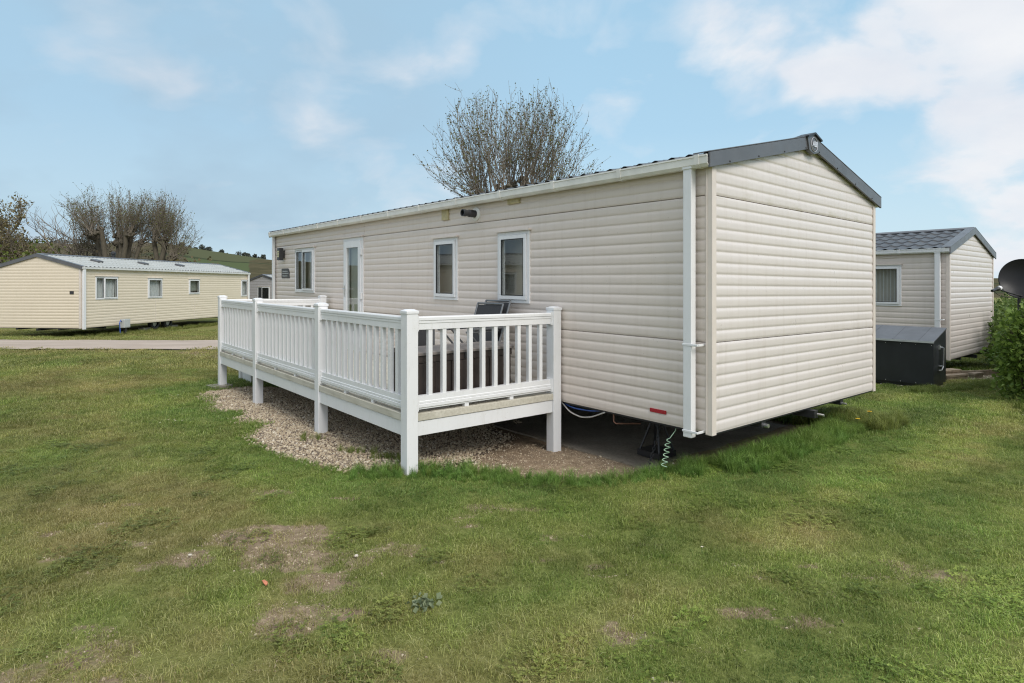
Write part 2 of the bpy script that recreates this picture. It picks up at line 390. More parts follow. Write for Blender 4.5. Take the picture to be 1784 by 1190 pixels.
def make_sky():
    w = bpy.data.worlds.new('World'); sc.world = w; w.use_nodes = True
    nt = NT(w.node_tree); nt.n.clear()
    out = nt.new('ShaderNodeOutputWorld'); bg = nt.new('ShaderNodeBackground', i_Strength=.12)
    sky = nt.new('ShaderNodeTexSky', sky_type='NISHITA', sun_disc=False)
    sky.sun_elevation = math.asin(sdir.z); sky.sun_rotation = math.atan2(sdir.x, sdir.y)
    sky.air_density = 1.0; sky.dust_density = 1.0; sky.ozone_density = 1.0
    d = nt.new('ShaderNodeTexCoord').outputs['Generated']
    sep = nt.new('ShaderNodeSeparateXYZ'); nt.l.new(d, sep.inputs[0])
    zc = nt.math('MAXIMUM', sep.outputs[2], 0.0)
    k = nt.math('DIVIDE', 1.0, nt.math('ADD', zc, .42))
    pl = nt.new('ShaderNodeCombineXYZ', i_0=nt.math('MULTIPLY', sep.outputs[0], k), i_1=nt.math('MULTIPLY', sep.outputs[1], k), i_2=zc).outputs[0]
    def blob(px, py, r, amp):
        v = Vector(((px-892)/1047, 1, (498-py)/1047)).normalized()
        ds = nt.new('ShaderNodeVectorMath', operation='DISTANCE', i_1=tuple(v)); nt.l.new(d, ds.inputs[0])
        return nt.math('MULTIPLY', nt.math('SUBTRACT', 1.0, nt.math('DIVIDE', ds.outputs['Value'], r), None, True), amp)
    bias = None
    for a in ((1640, 110, .15, .42), (1750, 30, .17, .42), (1475, 140, .09, .44), (1380, 50, .13, .40), (1220, 0, .11, .22), (1775, 345, .16, .46), (575, 80, .15, .24), (270, 15, .16, .24),
              (820, 125, .12, .20), (1080, 215, .13, .16), (1240, 70, .11, .27), (400, 95, .12, .14), (1250, 155, .08, .16), (690, 20, .12, .14)):
        bb = blob(*a); bias = bb if bias is None else nt.math('ADD', bias, bb)
    # unseen brighter cloud deck overhead and behind the viewer, added to brighten the scene
    fill_clouds = nt.math('ADD', nt.ramp(sep.outputs[2], [(.50, 0.0), (.80, .5)]), nt.ramp(nt.math('MULTIPLY_ADD', sep.outputs[1], -.5, .5), [(.50, 0.0), (.72, .5)]))
    amp = nt.ramp(nt.math('MULTIPLY_ADD', sep.outputs[0], .5, .5), [(.25, 1.45), (.55, 1.7), (.72, 2.0)])
    n = nt.math('MULTIPLY_ADD', nt.math('SUBTRACT', nt.noise(pl, 4.0, 9, .52, .25), .5), amp, .385)
    n2 = nt.noise(nt.mapping(pl, (1, 1, 1), (3.1, 7.7, 0)), .75, 4, .5)
    cov = nt.math('ADD', nt.math('ADD', nt.math('ADD', n, bias), fill_clouds), nt.math('MULTIPLY_ADD', n2, .26, -.16))
    f = nt.ramp(cov, [(.44, 0.0), (.60, .28), (.82, .88), (1.0, 1.0)])
    base = nt.mix(.82, sky.outputs[0], (2.65, 4.30, 5.55))          # thin high veil over the blue
    hz = nt.ramp(zc, [(0.0, .9), (.10, .6), (.24, .12), (.5, 0.0)])
    base = nt.mix(hz, base, (4.2, 5.25, 5.75))
    west = nt.ramp(nt.math('MULTIPLY_ADD', sep.outputs[0], .5, .5), [(.25, 1.0), (.55, .0)])
    gloom = nt.math('MULTIPLY', nt.math('MULTIPLY', nt.math('ADD', nt.ramp(nt.noise(nt.mapping(pl, (1, 1, 1), (9, 2, 0)), 1.3, 5, .55), [(.36, 0.0), (.66, 1.0)]), .35), .9), west)
    base = nt.mix(gloom, base, (2.45, 3.4, 4.25))
    lit = nt.math('ADD', 1.0, nt.math('MULTIPLY', fill_clouds, .62))
    cl = nt.mix(nt.ramp(nt.noise(pl, 3.6, 6, .55), [(.3, 0.0), (.75, 1.0)]), (4.7, 5.0, 5.5), (5.75, 5.85, 6.0))
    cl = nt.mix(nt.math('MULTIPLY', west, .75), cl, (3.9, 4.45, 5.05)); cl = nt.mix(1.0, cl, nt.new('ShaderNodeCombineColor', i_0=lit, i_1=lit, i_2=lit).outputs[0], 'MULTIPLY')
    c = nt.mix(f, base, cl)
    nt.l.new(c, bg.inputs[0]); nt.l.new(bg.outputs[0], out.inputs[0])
make_sky()
vs = sc.view_settings; vs.view_transform = 'Standard'; vs.look = 'None'; vs.gamma = 1; vs.exposure = 0.40
sc.cycles.max_bounces = 8; sc.cycles.transparent_max_bounces = 24; sc.cycles.diffuse_bounces = 4
sc.cycles.use_denoising = True; sc.cycles.denoising_input_passes = 'RGB_ALBEDO_NORMAL'; sc.cycles.denoising_prefilter = 'NONE'; sc.cycles.filter_width = 1.15

# ------------------------------------------------------------------ frame of the main caravan
ANG = math.atan2(.642, .767); CA, SA = math.cos(ANG), math.sin(ANG)
MO = Vector((1.711, 5.146, .397)); SH = (-.0071, .008)
def ML(x, y, z=0.0):
    return Vector((MO.x + CA*x - SA*y, MO.y + SA*x + CA*y, MO.z + z + SH[0]*x + SH[1]*y))
def toML(X, Y):
    dx, dy = X - MO.x, Y - MO.y
    return CA*dx + SA*dy, -SA*dx + CA*dy

# bare ground round the pitch, plan outline (world)
def mlp(x, y): p = ML(x, y); return (p.x, p.y)
BARE = [(-4.80,9.15),(-4.5,8.75),(-4.2,8.5),(-4.12,8.1),(-3.95,7.95),(-3.62,7.95),(-3.45,7.75),(-3.5,7.5),(-3.32,7.3),(-3.05,7.25),(-2.95,7.0),(-3.02,6.7),(-2.75,6.4),(-2.41,6.03),(-2.1,5.75),(-1.85,5.58),
        (-1.43,5.36),(-1.15,5.40),(-.6,5.46),(-.1,5.46),(.45,5.44),(.9,5.44),(1.35,5.50),(1.62,5.66),mlp(.35,.27),mlp(1,.22),mlp(2,.18),mlp(2.9,.22),mlp(3.2,.6),
        mlp(3.3,1.6),mlp(3.5,6),mlp(3.6,11.3),mlp(.2,11.3),mlp(-.05,8.1),(-4.0,10.25),(-4.65,10.05)]
def inpoly(x, y, P):
    c = False; j = len(P)-1
    for i in range(len(P)):
        xi, yi = P[i]; xj, yj = P[j]
        if (yi > y) != (yj > y) and x < (xj-xi)*(y-yi)/(yj-yi)+xi: c = not c
        j = i
    return c
def pdist(x, y, P, closed=True):
    best = 1e9
    for i in range(len(P) if closed else len(P)-1):
        ax, ay = P[i]; bx, by = P[(i+1) % len(P)]
        dx, dy = bx-ax, by-ay; L = dx*dx+dy*dy
        t = clamp(((x-ax)*dx+(y-ay)*dy)/L) if L else 0
        d = math.hypot(x-ax-dx*t, y-ay-dy*t)
        if d < best: best = d
    return best
def sbare(x, y):
    """signed distance into the bare pitch (positive inside)"""
    if x < -8 or x > 6 or y < 4.5 or y > 17: return -2.0
    d = pdist(x, y, BARE); return d if inpoly(x, y, BARE) else -d
def is_gravel(x, y):
    v_, u = toML(x, y)
    return sstep(1.40, 2.05, u - 1.0*max(0, v_+1.15) + .5*fbm(x, y, 2.2, 3, 4.0))
ROADC = [(-60,17.6),(-30,17.25),(-14,16.95),(-8,16.85),(-3,17.2),(0,18.0),(3,19.6),(7,23),(12,30)]
def roadc(x):
    for i in range(len(ROADC)-1):
        a, b = ROADC[i], ROADC[i+1]
        if a[0] <= x <= b[0]:
            t = (x-a[0])/(b[0]-a[0]); return a[1]+(b[1]-a[1])*t
    return 99
def ground(x, y):
    right = sstep(0.5, 5.5, x)
    z = -.045*max(0, min(y-8, 7.5))*right
    z += -.36*sstep(18.6, 22.3, y)*(1-right)*sstep(-4, -9, x) if x < 0 else 0
    a, b = toML(x, y)
    if -3 < a < 6 and -1 < b < 13:
        dep = sstep(-1.7, -.5, a)*sstep(4.4, 3.6, a)*sstep(.15, .95, b)*sstep(12.2, 11.5, b)
        z += -.12*dep
        z += -.035*sstep(-2.3, -1.75, a)*sstep(2.0, 2.9, b)*sstep(8.3, 7.6, b)*(1-dep)
    if y < 30: z += .012*fbm(x, y, .9, 3) + .006*fbm(x, y, 4.0, 2)
    return z

# worn patches in the lawn: x, y, rx, ry, strength
PATCH = [(-1.54,3.95,.36,.20,1),(-1.36,3.66,.26,.14,.85),(-1.98,3.64,.13,.09,.95),(-2.15,3.58,.12,.05,.6),(-1.12,2.98,.13,.13,.85),(-.95,3.08,.20,.07,.6),(-1.12,3.38,.20,.09,.75),(-.95,3.64,.11,.10,.7),(-.74,3.84,.14,.10,.6),
         (-.25,4.55,.13,.06,.75),(.03,4.5,.22,.06,.55),(2.42,3.48,.20,.10,.55),(2.30,3.62,.1,.06,.6),(1.45,2.97,.16,.08,.6),(1.2,3.06,.14,.04,.8),(-1.9,4.85,.16,.08,.6),(-1.0,3.33,.2,.12,.5),(-2.45,3.9,.18,.08,.4),
         (-1.9,2.72,.25,.08,.55),(-2.15,2.55,.22,.08,.5),(-1.72,2.52,.3,.06,.5),(-1.1,2.62,.12,.05,.45),(.75,2.75,.2,.06,.4),(.9,3.6,.2,.06,.35),(-7.6,15.0,.9,.3,.75),(-7.0,14.2,.9,.3,.6),(-9.5,15.1,.8,.12,.55),(-12,14.9,1.0,.1,.4),
         (-11,11.5,.5,.10,.35),(-6.5,9.9,.3,.08,.35),(-5.2,11.9,.3,.06,.3),(-6.8,12.5,1.1,.15,.42),(-9.0,13.6,1.4,.18,.38),(-8.8,10.3,.9,.12,.36),(-6.6,8.9,.8,.10,.34),(-5.5,7.6,.6,.10,.34),(-4.1,6.4,.5,.10,.32),
         (-5.6,5.9,.6,.12,.3),(-3.6,4.5,.5,.10,.34)]
_r = random.Random(71)
for _ in range(46):
    PATCH.append((_r.uniform(-3.2, .6), _r.uniform(2.4, 4.8), _r.uniform(.04, .13), _r.uniform(.025, .06), _r.uniform(.45, .75)))
for _ in range(16):
    PATCH.append((_r.uniform(.4, 3.0), _r.uniform(2.5, 4.2), _r.uniform(.04, .12), _r.uniform(.02, .05), _r.uniform(.4, .62)))
def soil(x, y):
    s = 0
    for px, py, rx, ry, k in PATCH:
        dx, dy = (x-px)/rx/1.12, (y-py)/ry/1.12
        q = dx*dx+dy*dy
        if q < 6: s = max(s, k*(1-sstep(.25, 2.4, q + 1.1*fbm(x, y, 5, 3, 1.5))))
    return s
MOW = Vector((math.cos(ANG), math.sin(ANG)))
def dryness(x, y):
    left = sstep(-.5, -4.5, x + .2*(y-5))
    n = fbm(x, y, .55, 4, 9.0)
    d = .22 + .60*n + .26*left + .42*fbm(x, y, 2.6, 4, 2.0)
    if x > -1:                                     # mower passes, light and dark
        a, b = toML(x, y)
        d += .17*math.sin(b*5.2 + 1.2*fbm(x, y, .35, 2))*sstep(-1, 1.2, x)
        d -= .10*sstep(-1, 1.5, x)
    d -= .65*sstep(1.1, .1, abs(pdist(x, y, BARE) - .3))*(1 if -8 < x < 6 and y < 12 else 0)
    return max(-.6, min(1, d))

# ------------------------------------------------------------------ lawn sheet
def lines(segs):
    out = []
    for a, b, n in segs:
        out += [a + (b-a)*i/n for i in range(n)]
    return out + [segs[-1][1]]
def make_lawn():
    xs = lines([(-900,-120,8),(-120,-30,9),(-30,-9,24),(-9,-4,36),(-4,4.5,95),(4.5,12,50),(12,30,12),(30,120,8),(120,900,8)])
    ys = lines([(-300,-30,6),(-30,1.6,12),(1.6,7,76),(7,12,45),(12,24,36),(24,60,12),(60,200,6),(200,1500,8)])
    nx, ny = len(xs), len(ys); V = []; S = []; D = []
    for y in ys:
        for x in xs:
            V.append((x, y, ground(x, y)))
            near = -9 < x < 12 and 1 < y < 17
            s = soil(x, y) if (near or (-14 < x < 0 and y < 17)) else 0
            if near:
                q = sbare(x, y)
                if q > -.1: s = max(s, sstep(-.08, .06, q))
            S.append(s); D.append(dryness(x, y) if abs(x) < 40 and -2 < y < 60 else .45)
    Fc = [(j*nx+i, j*nx+i+1, (j+1)*nx+i+1, (j+1)*nx+i) for j in range(ny-1) for i in range(nx-1)]
    me = bpy.data.meshes.new('lawn'); me.from_pydata(V, [], Fc); me.materials.append(M['lawn'])
    me.attributes.new('soil', 'FLOAT', 'POINT').data.foreach_set('value', S)
    me.attributes.new('dry', 'FLOAT', 'POINT').data.foreach_set('value', D)
    me.polygons.foreach_set('use_smooth', [True]*len(me.polygons))
    o = bpy.data.objects.new('lawn', me); COL.objects.link(o); tag(o, 'mown green lawn with worn brown patches', 'lawn', kind='structure')
make_lawn()

def make_road():
    mb = MB(); n = 160; x0, x1 = -60, 12
    for i in range(n+1):
        x = x0 + (x1-x0)*i/n; y = roadc(x); w = 1.28
        sl = (roadc(min(x+.3, 11.9))-roadc(max(x-.3, -59.9)))/.6; nx_, ny_ = -sl, 1; L = math.hypot(nx_, ny_); nx_ /= L; ny_ /= L
        for k, t in enumerate((-1, -.5, 0, .5, 1)):
            e = .06*fbm(x, k*3.1, 1.3, 3) if abs(t) == 1 else 0
            px, py = x + nx_*w*t, y + ny_*(w*t + e)
            mb.v.append((px, py, ground(px, py) + .03 + .02*(1-t*t)))
    for i in range(n):
        for k in range(4):
            a = i*5+k; mb.f.append((a, a+5, a+6, a+1))
    o = mb.build('road', M['road'], smooth=True, angle=180); tag(o, 'narrow pale tarmac site road crossing behind the lawn', 'road', kind='structure')
make_road()

def make_gravel_bed():
    mb = MB(); idx = {}; st = .07
    def vid(i, j):
        if (i, j) not in idx:
            x, y = i*st, j*st; idx[(i, j)] = len(mb.v)
            q = min(.25, max(-.1, sbare(x, y)))
            mb.v.append((x, y, ground(x, y) + .006 + .012*sstep(.0, .3, q)))
        return idx[(i, j)]
    for i in range(int(-5.2/st), int(2.2/st)):
        for j in range(int(5.2/st), int(12/st)):
            x, y = (i+.5)*st, (j+.5)*st
            if sbare(x, y) > .03 + .05*fbm(x, y, 6, 2) and is_gravel(x, y) > .5 and toML(x, y)[0] < .5:
                mb.f.append((vid(i, j), vid(i+1, j), vid(i+1, j+1), vid(i, j+1)))
    o = mb.build('gravel_ground', M['gravelbed'], smooth=True, angle=180); tag(o, 'bed of tan gravel under the white deck', 'gravel bed', kind='structure')
make_gravel_bed()
mb = MB(); N = 40
def slab():
    # cast pad with a broken front edge
    out = []
    for i in range(N+1): out.append((.12 + (2.95-.12)*i/N, .75 + .05*fbm(i*.9, 2.2, .7, 3)))
    out += [(3.0, 11.2), (.12, 11.2)]
    g = [(x, y, -.50 - SH[0]*x - SH[1]*y) for x, y in out]
    mb.prism(g, (0,0,-.2), (0,0,0))
slab()
o = mb.build('concrete_pad', M['slab'], sh=SH); fixn(o); o.location = MO; o.rotation_euler = (0,0,ANG)
tag(o, 'stained concrete pad under the caravan', 'concrete pad', kind='structure')

# ------------------------------------------------------------------ caravans
class Face:
    def __init__(self, o, t, n): self.o = Vector(o); self.t = Vector(t); self.n = Vector(n)
    def p(self, s, z, d=0.0):
        q = self.o + self.t*s + self.n*d; return (q.x, q.y, q.z + z)
    def box(self, mb, s0, s1, z0, z1, d0, d1):
        c = Vector(self.p((s0+s1)/2, (z0+z1)/2, (d0+d1)/2))
        mb.obox(c, self.t*((s1-s0)/2), self.n*((d1-d0)/2), Vector((0,0,(z1-z0)/2)))

PROF = [(0.0,-.0066),(.05,-.0068),(.11,-.0042),(.19,-.0012),(.30,.0),(.56,.0003),(.70,.0005),(.80,-.0006),(.89,-.0032),(.96,-.0058),(1.0,-.0066)]
def siding(f, length, top, openings, m, parent, name, pitch, joints, extent=None, sh=None):
    """scalloped boards with openings cut out; extent(z) gives the wall's ends at height z"""
    zs = []; segs = [0.0] + [j for j in joints if j < top] + [top]
    for a, b in zip(segs[:-1], segs[1:]):
        n = max(1, round((b-a)/pitch)); h = (b-a)/n
        for i in range(n):
            for t, d in PROF:
                z = a + (i+t)*h
                if t == 0 and i == 0 and a > 0: zs += [(z+.0035, -.028), (z+.0045, -.006)]
                elif t == 1.0 and i == n-1 and b < top: zs += [(z-.0045, -.006), (z-.0035, -.028)]
                elif t < 1.0 or i == n-1: zs.append((z, d))
    for _, _, z0, z1 in openings:
        for zz in (z0, z1):
            for k in range(len(zs)-1):
                if zs[k][0] < zz < zs[k+1][0]:
                    t = (zz-zs[k][0])/(zs[k+1][0]-zs[k][0]); zs.insert(k+1, (zz, zs[k][1]+t*(zs[k+1][1]-zs[k][1]))); break
    mb = MB()
    for (za, da), (zb, db) in zip(zs[:-1], zs[1:]):
        if zb - za < 1e-6: continue
        ea = extent(za) if extent else (0, length); eb = extent(zb) if extent else (0, length)
        if ea[1] - ea[0] < .01: continue
        holes = sorted((s0, s1) for s0, s1, z0, z1 in openings if z0 < (za+zb)/2 < z1)
        cuts = [0.0]
        L = []; cur = None
        sa, sb = ea[0], eb[0]
        for h0, h1 in holes:
            L.append((sa, h0, sb, h0)); sa = sb = h1
        L.append((sa, ea[1], sb, eb[1]))
        for a0, a1, b0, b1 in L:
            k = max(1, int((a1-a0)/1.2))
            for q in range(k):
                t0, t1 = q/k, (q+1)/k
                P = [f.p(a0+(a1-a0)*t0, za, da), f.p(a0+(a1-a0)*t1, za, da), f.p(b0+(b1-b0)*t1, zb, db), f.p(b0+(b1-b0)*t0, zb, db)]
                mb.add(P, [(0,1,2,3)])
    o = mb.build(name, m, parent, sh=sh)
    bm = bmesh.new(); bm.from_mesh(o.data); bmesh.ops.remove_doubles(bm, verts=bm.verts, dist=.0004)
    n = f.n
    for fc in bm.faces:
        if fc.normal.dot(n) < 0: fc.normal_flip()
        fc.smooth = True
    bm.to_mesh(o.data); bm.free(); o.data.set_sharp_from_angle(angle=R(40))
    return o

def window(f, s0, s1, z0, z1, parent, sh=None, split=0, curtain=None, frame_m='pvc', drip=True, sash=True, blind_h=1.0):
    w = MB()
    fw = .055
    def ring(mb, a0, a1, b0, b1, wd, d0, d1):
        f.box(mb, a0, a1, b0, b0+wd, d0, d1); f.box(mb, a0, a1, b1-wd, b1, d0, d1)
        f.box(mb, a0, a0+wd, b0+wd, b1-wd, d0, d1); f.box(mb, a1-wd, a1, b0+wd, b1-wd, d0, d1)
    ring(w, s0-.012, s1+.012, z0-.012, z1+.012, .04, -.05, .018)
    wo = w.build('window', M[frame_m], parent, bevel=.003, sh=sh)
    lights = [(s0+.03, s1-.03)]
    if split: lights = [(s0+.03, s0+split), (s0+split, s1-.03)]
    for k, (a, b) in enumerate(lights):
        fr = MB(); op = sash and (k == len(lights)-1 if split else True)
        d = .034 if op else .010
        ring(fr, a, b, z0+.03, z1-.03, .052 if op else .034, -.03, d)
        fo = fr.build('sash', M[frame_m], wo, bevel=.003, sh=sh)
        g = MB(); wd = .05 if op else .032
        g.add([f.p(a+wd, z0+.03+wd, d-.02), f.p(b-wd, z0+.03+wd, d-.02), f.p(b-wd, z1-.03-wd, d-.02), f.p(a+wd, z1-.03-wd, d-.02)], [(0,1,2,3)])
        g.build('pane', M['glass'], wo, sh=sh)
        gk = MB(); ring(gk, a+wd-.006, b-wd+.006, z0+.03+wd-.006, z1-.03-wd+.006, .010, d-.018, d+.001)
        gk.build('gasket', M['darkgrey'], wo, sh=sh)
    if drip:
        dm = MB(); f.box(dm, s0-.035, s1+.035, z1+.012, z1+.034, -.005, .05); dm.build('drip_strip', M['trim'], wo, sh=sh, bevel=.003)
    if curtain:
        cm_ = MB(); n = int((s1-s0)/.02); base = len(cm_.v)
        kind, span = curtain
        for (q0, q1) in span:
            b0 = len(cm_.v); n = max(4, int((q1-q0)/.012))
            zt = z1+.05; zb = z0-.06 if kind != 'half' else z0 + (z1-z0)*.22
            for i in range(n+1):
                s = q0+(q1-q0)*i/n; dd = -.13 + (.022*math.sin(s*70)+.012*math.sin(s*31+1) if kind == 'drape' else 0)
                if kind == 'slats': dd = -.13 + .02*((i % 6)/6)
                cm_.v.append(f.p(s, zt, dd)); cm_.v.append(f.p(s + (.05*math.sin(q0*9) if kind == 'drape' else 0), zb, dd*1.0))
            for i in range(n):
                if kind == 'slats' and i % 6 > 0: continue
                a = b0+2*i; cm_.f.append((a, a+2, a+3, a+1))
        cm_.build('blind' if kind in ('half', 'slats') else 'curtain', M['curtain'] if kind != 'half' else M['blind'], wo, smooth=True, angle=180, sh=sh)
    return wo

def roof(W, L, H, rise, m, parent, tilep, over, sh=None, y0=-.02, course=.36, amp=.03):
    mb = MB(); hw = W/2
    for side in (0, 1):
        b0 = len(mb.v); ny = int((L+.04)/tilep*8); nc = max(3, round(hw/course)); rows = []
        for c in range(nc): rows += [(c, .0), (c, .97)]
        for (c, t) in rows:
            f_ = (c+t)/nc; xx = -over + (hw+over)*f_
            zz = H - .018 + rise*(xx/hw) + .024*(1-t)
            x = xx if side == 0 else W-xx
            for i in range(ny+1):
                y = y0 + (L+.04)*i/ny; ph = (y/tilep) % 1.0
                wv = amp*(math.cos(2*math.pi*ph)*.5+.5)**1.6
                mb.v.append((x, y, zz + wv))
        for r in range(len(rows)-1):
            for i in range(ny):
                a = b0+r*(ny+1)+i; q = (a, a+1, a+ny+2, a+ny+1)
                mb.f.append(q if side else q[::-1])
    o = mb.build('roof', m, parent, smooth=True, angle=50, sh=sh); fixn(o)
    rg = MB(); rg.prism([(hw-.11, 0, H+rise*(1-.11/hw)+.028), (hw, 0, H+rise+.045), (hw+.11, 0, H+rise*(1-.11/hw)+.028), (hw+.10, 0, H+rise*(1-.11/hw)-.004), (hw, 0, H+rise+.01), (hw-.10, 0, H+rise*(1-.11/hw)-.004)], (0,y0,0), (0,L+.04+y0,0))
    fixn(rg.build('ridge_cap', M['charcoal'], parent, sh=sh)); return o

def bargeboard(W, H, rise, y, dirn, parent, sh=None, depth=.14, thick=.02, over=.07, m='charcoal', top=.125, screws=True):
    """folded metal trim along both slopes of a gable at y, facing dirn (-1 or 1)"""
    hw = W/2; sl = rise/hw
    for side in (0, 1):
        def P(x): return x if side == 0 else W-x
        def Z(x): return H + sl*x
        x0 = -over-.03; x1 = hw-.001
        mb = MB()
        mb.prism([(P(x0), 0, Z(x0)+top-.012), (P(x1), 0, Z(x1)+top-.012), (P(x1), 0, Z(x1)+top-depth), (P(x0), 0, Z(x0)+top-depth)], (0, y+dirn*.028, 0), (0, y+dirn*(.028+thick), 0))
        mb.prism([(P(x0), 0, Z(x0)+top), (P(x1), 0, Z(x1)+top), (P(x1), 0, Z(x1)+top-.010), (P(x0), 0, Z(x0)+top-.010)], (0, y-dirn*.12, 0), (0, y+dirn*(.030+thick), 0))
        bo = fixn(mb.build('bargeboard', M[m], parent, bevel=.003, sh=sh))
        if screws:
            for q in (.16, .42, .68, .92):
                sm = MB(); xx = x0+(x1-x0)*q; sm.lathe((P(xx), y+dirn*(.028+thick), Z(xx)+top-depth+.018), (0, dirn, 0), [(.009, 0), (.009, .003), (.004, .006), (0, .006)], 8)
                fixn(sm.build('screw', M['black'], bo, sh=sh))

def gutter(f, L, z, parent, sh=None, m='pvc_old', s0=-.03, clip=.9):
    mb = MB(); prof = [(.015, .0), (.02, -.075), (.045, -.095), (.095, -.095), (.118, -.07), (.122, -.01), (.128, -.01), (.128, .004), (.114, .004), (.114, -.065), (.09, -.088), (.05, -.088), (.026, -.07), (.022, .0)]
    poly = [f.p(0, z+b, a) for a, b in prof]
    mb.prism(poly, f.t*s0, f.t*(L+.03))
    g = fixn(mb.build('gutter', M[m], parent, sh=sh))
    n = max(2, round(L/clip))
    for i in range(n+1):
        s = clamp(L*i/n, .07, L-.05); c = MB()
        pr = [(.012, .0), (.016, -.08), (.043, -.100), (.098, -.100), (.124, -.073), (.133, .009), (.110, .009)]
        c.prism([f.p(0, z+b, a) for a, b in pr], f.t*(s-.022), f.t*(s+.022))
        fixn(c.build('gutter_clip', M[m], g, sh=sh))
    return g

def downpipe(f, s, z0, z1, parent, sh=None, clips=(), w=.042, m='pvc', d=(.035, .105)):
    mb = MB(); f.box(mb, s-w, s+w, z0, z1, *d); f.box(mb, s-w-.006, s+w+.006, z1-.02, z1+.06, d[0]-.005, d[1]+.008)
    o = mb.build('downpipe', M[m], parent, bevel=.006, sh=sh)
    for zc in clips:
        c = MB(); f.box(c, s-w-.06, s+w+.006, zc-.010, zc+.010, d[1]-.010, d[1]+.004); f.box(c, s-w-.064, s-w-.052, zc-.010, zc+.010, -.005, d[1]-.011)
        c.build('pipe_bracket', M[m], o, bevel=.003, sh=sh)
    return o

def shell(W, L, H, rise, parent, sh=None, step=.22):
    """inner lining so that windows look into a room"""
    mb = MB(); e = step
    mb.box(e, W-e, e, L-e, .03, H-.05)
    o = mb.build('interior', M['inside'], parent, sh=sh)
    bm = bmesh.new(); bm.from_mesh(o.data); bmesh.ops.reverse_faces(bm, faces=bm.faces); bm.to_mesh(o.data); bm.free()
    fl = MB(); fl.box(.02, W-.02, .02, L-.02, -.02, .02); fl.build('underfloor', M['black'], parent, sh=sh)

def trim_corner(parent, x, y, sx, sy, top, sh=None, w=.055, m='trim', z0=-.012):
    """L-shaped corner strip at (x,y); sx, sy point into the caravan"""
    mb = MB(); t = .012
    mb.prism([(x-sx*t, y-sy*t, 0), (x+sx*w, y-sy*t, 0), (x+sx*w, y, 0), (x+sx*(w-.002), y+sy*.004, 0), (x+sx*.004, y+sy*.004, 0), (x+sx*.004, y+sy*w, 0), (x-sx*t, y+sy*w, 0)], (0,0,z0), (0,0,top))
    mb.prism([(x-sx*(t+.006), y+sy*(w-.018), 0), (x-sx*(t-.002), y+sy*(w-.018), 0), (x-sx*(t-.002), y+sy*(w-.008), 0), (x-sx*(t+.006), y+sy*(w-.008), 0)], (0,0,z0+.01), (0,0,top-.01))
    return fixn(mb.build('corner_trim', M[m], parent, bevel=.003, sh=sh))

def caravan(root, W, L, H, rise, sid, sid_end, roof_m, side0=(), side1=(), ends=(0,), sh=None, pitch=.098, joints=(.783, 2.056), tilep=.18, pvc_gut='pvc_old', holes0=(), holes1=(), barge=.14, step=.22, pipes=True, trim='trim', course=.36):
    f0 = Face((0,0,0), (0,1,0), (-1,0,0)); f1 = Face((W,0,0), (0,1,0), (1,0,0))
    e0 = Face((0,0,0), (1,0,0), (0,-1,0)); e1 = Face((0,L,0), (1,0,0), (0,1,0))
    sl = rise/(W/2); over = .07
    def ext(z):
        q = max(0, (z-H-.04)/sl); return (min(q, W/2), max(W-q, W/2))
    siding(f0, L, H, list(holes0), sid, root, 'side_wall', pitch, joints, sh=sh)
    siding(f1, L, H, list(holes1), sid, root, 'side_wall', pitch, joints, sh=sh)
    siding(e0, W, H+rise+.03, [], sid_end, root, 'end_wall', pitch, joints, ext, sh=sh)
    siding(e1, W, H+rise+.03, [], sid_end, root, 'end_wall', pitch, joints, ext, sh=sh)
    roof(W, L, H+.088, rise, roof_m, root, tilep, over, sh=sh, course=course)
    for y, d in ((0, -1), (L, 1)): bargeboard(W, H, rise, y, d, root, sh=sh, depth=barge, screws=(sh is not None and y == 0))
    gutter(f0, L, H+.068, root, sh=sh, m=pvc_gut); gutter(f1, L, H+.068, root, sh=sh, m=pvc_gut)
    for x, y, sx, sy in ((0,0,1,1), (W,0,-1,1), (0,L,1,-1), (W,L,-1,-1)): trim_corner(root, x, y, sx, sy, H-.02, sh=sh, m=trim)
    shell(W, L, H, rise, root, sh=sh, step=step)
    ch = MB()
    for x in (.93, 1.885, 2.74):
        if x < W: ch.box(x-.04, x+.04, .02 if x != 1.885 else -.06, L-.3, -.10 if x == 1.885 else -.075, -.022)
    ch.box(.3, W-.3, 1.5, 1.6, -.12, -.024); ch.box(.3, W-.3, L-1.6, L-1.5, -.12, -.024)
    ch.build('chassis', M['black'], root, sh=sh)
    return f0, f1, e0, e1

def wheel_on(root, x, y, z, r=.30, sh=None):
    mb = MB(); mb.lathe((x-.09, y, z), (1,0,0), [(r*.6, 0), (r*.95, 0), (r, .03), (r, .15), (r*.95, .18), (r*.6, .18)], 24)
    w = fixn(mb.build('wheel', M['rubber'], root, smooth=True, sh=sh))
    h = MB(); h.lathe((x-.06, y, z), (1,0,0), [(0, 0), (r*.2, 0), (r*.55, .02), (r*.6, .06), (r*.55, .10), (r*.2, .12), (0, .12)], 20)
    fixn(h.build('rim', M['rim'], w, smooth=True, sh=sh))
def jack(root, x, y, z0, z1, sh=None):
    mb = MB()
    mb.prism([(x-.14, y-.14, z0), (x+.14, y-.14, z0), (x+.14, y+.14, z0), (x-.14, y+.14, z0)], (0,0,0), (0,0,.06))
    for sx, sy in ((-1,-1),(1,-1),(1,1),(-1,1)): mb.tube([(x+sx*.12, y+sy*.12, z0+.06), (x+sx*.03, y+sy*.03, z1-.08)], .012, 5)
    mb.tube([(x, y, z1-.16), (x, y, z1)], .022, 8)
    mb.build('axle_stand', M['black'], root, sh=sh)

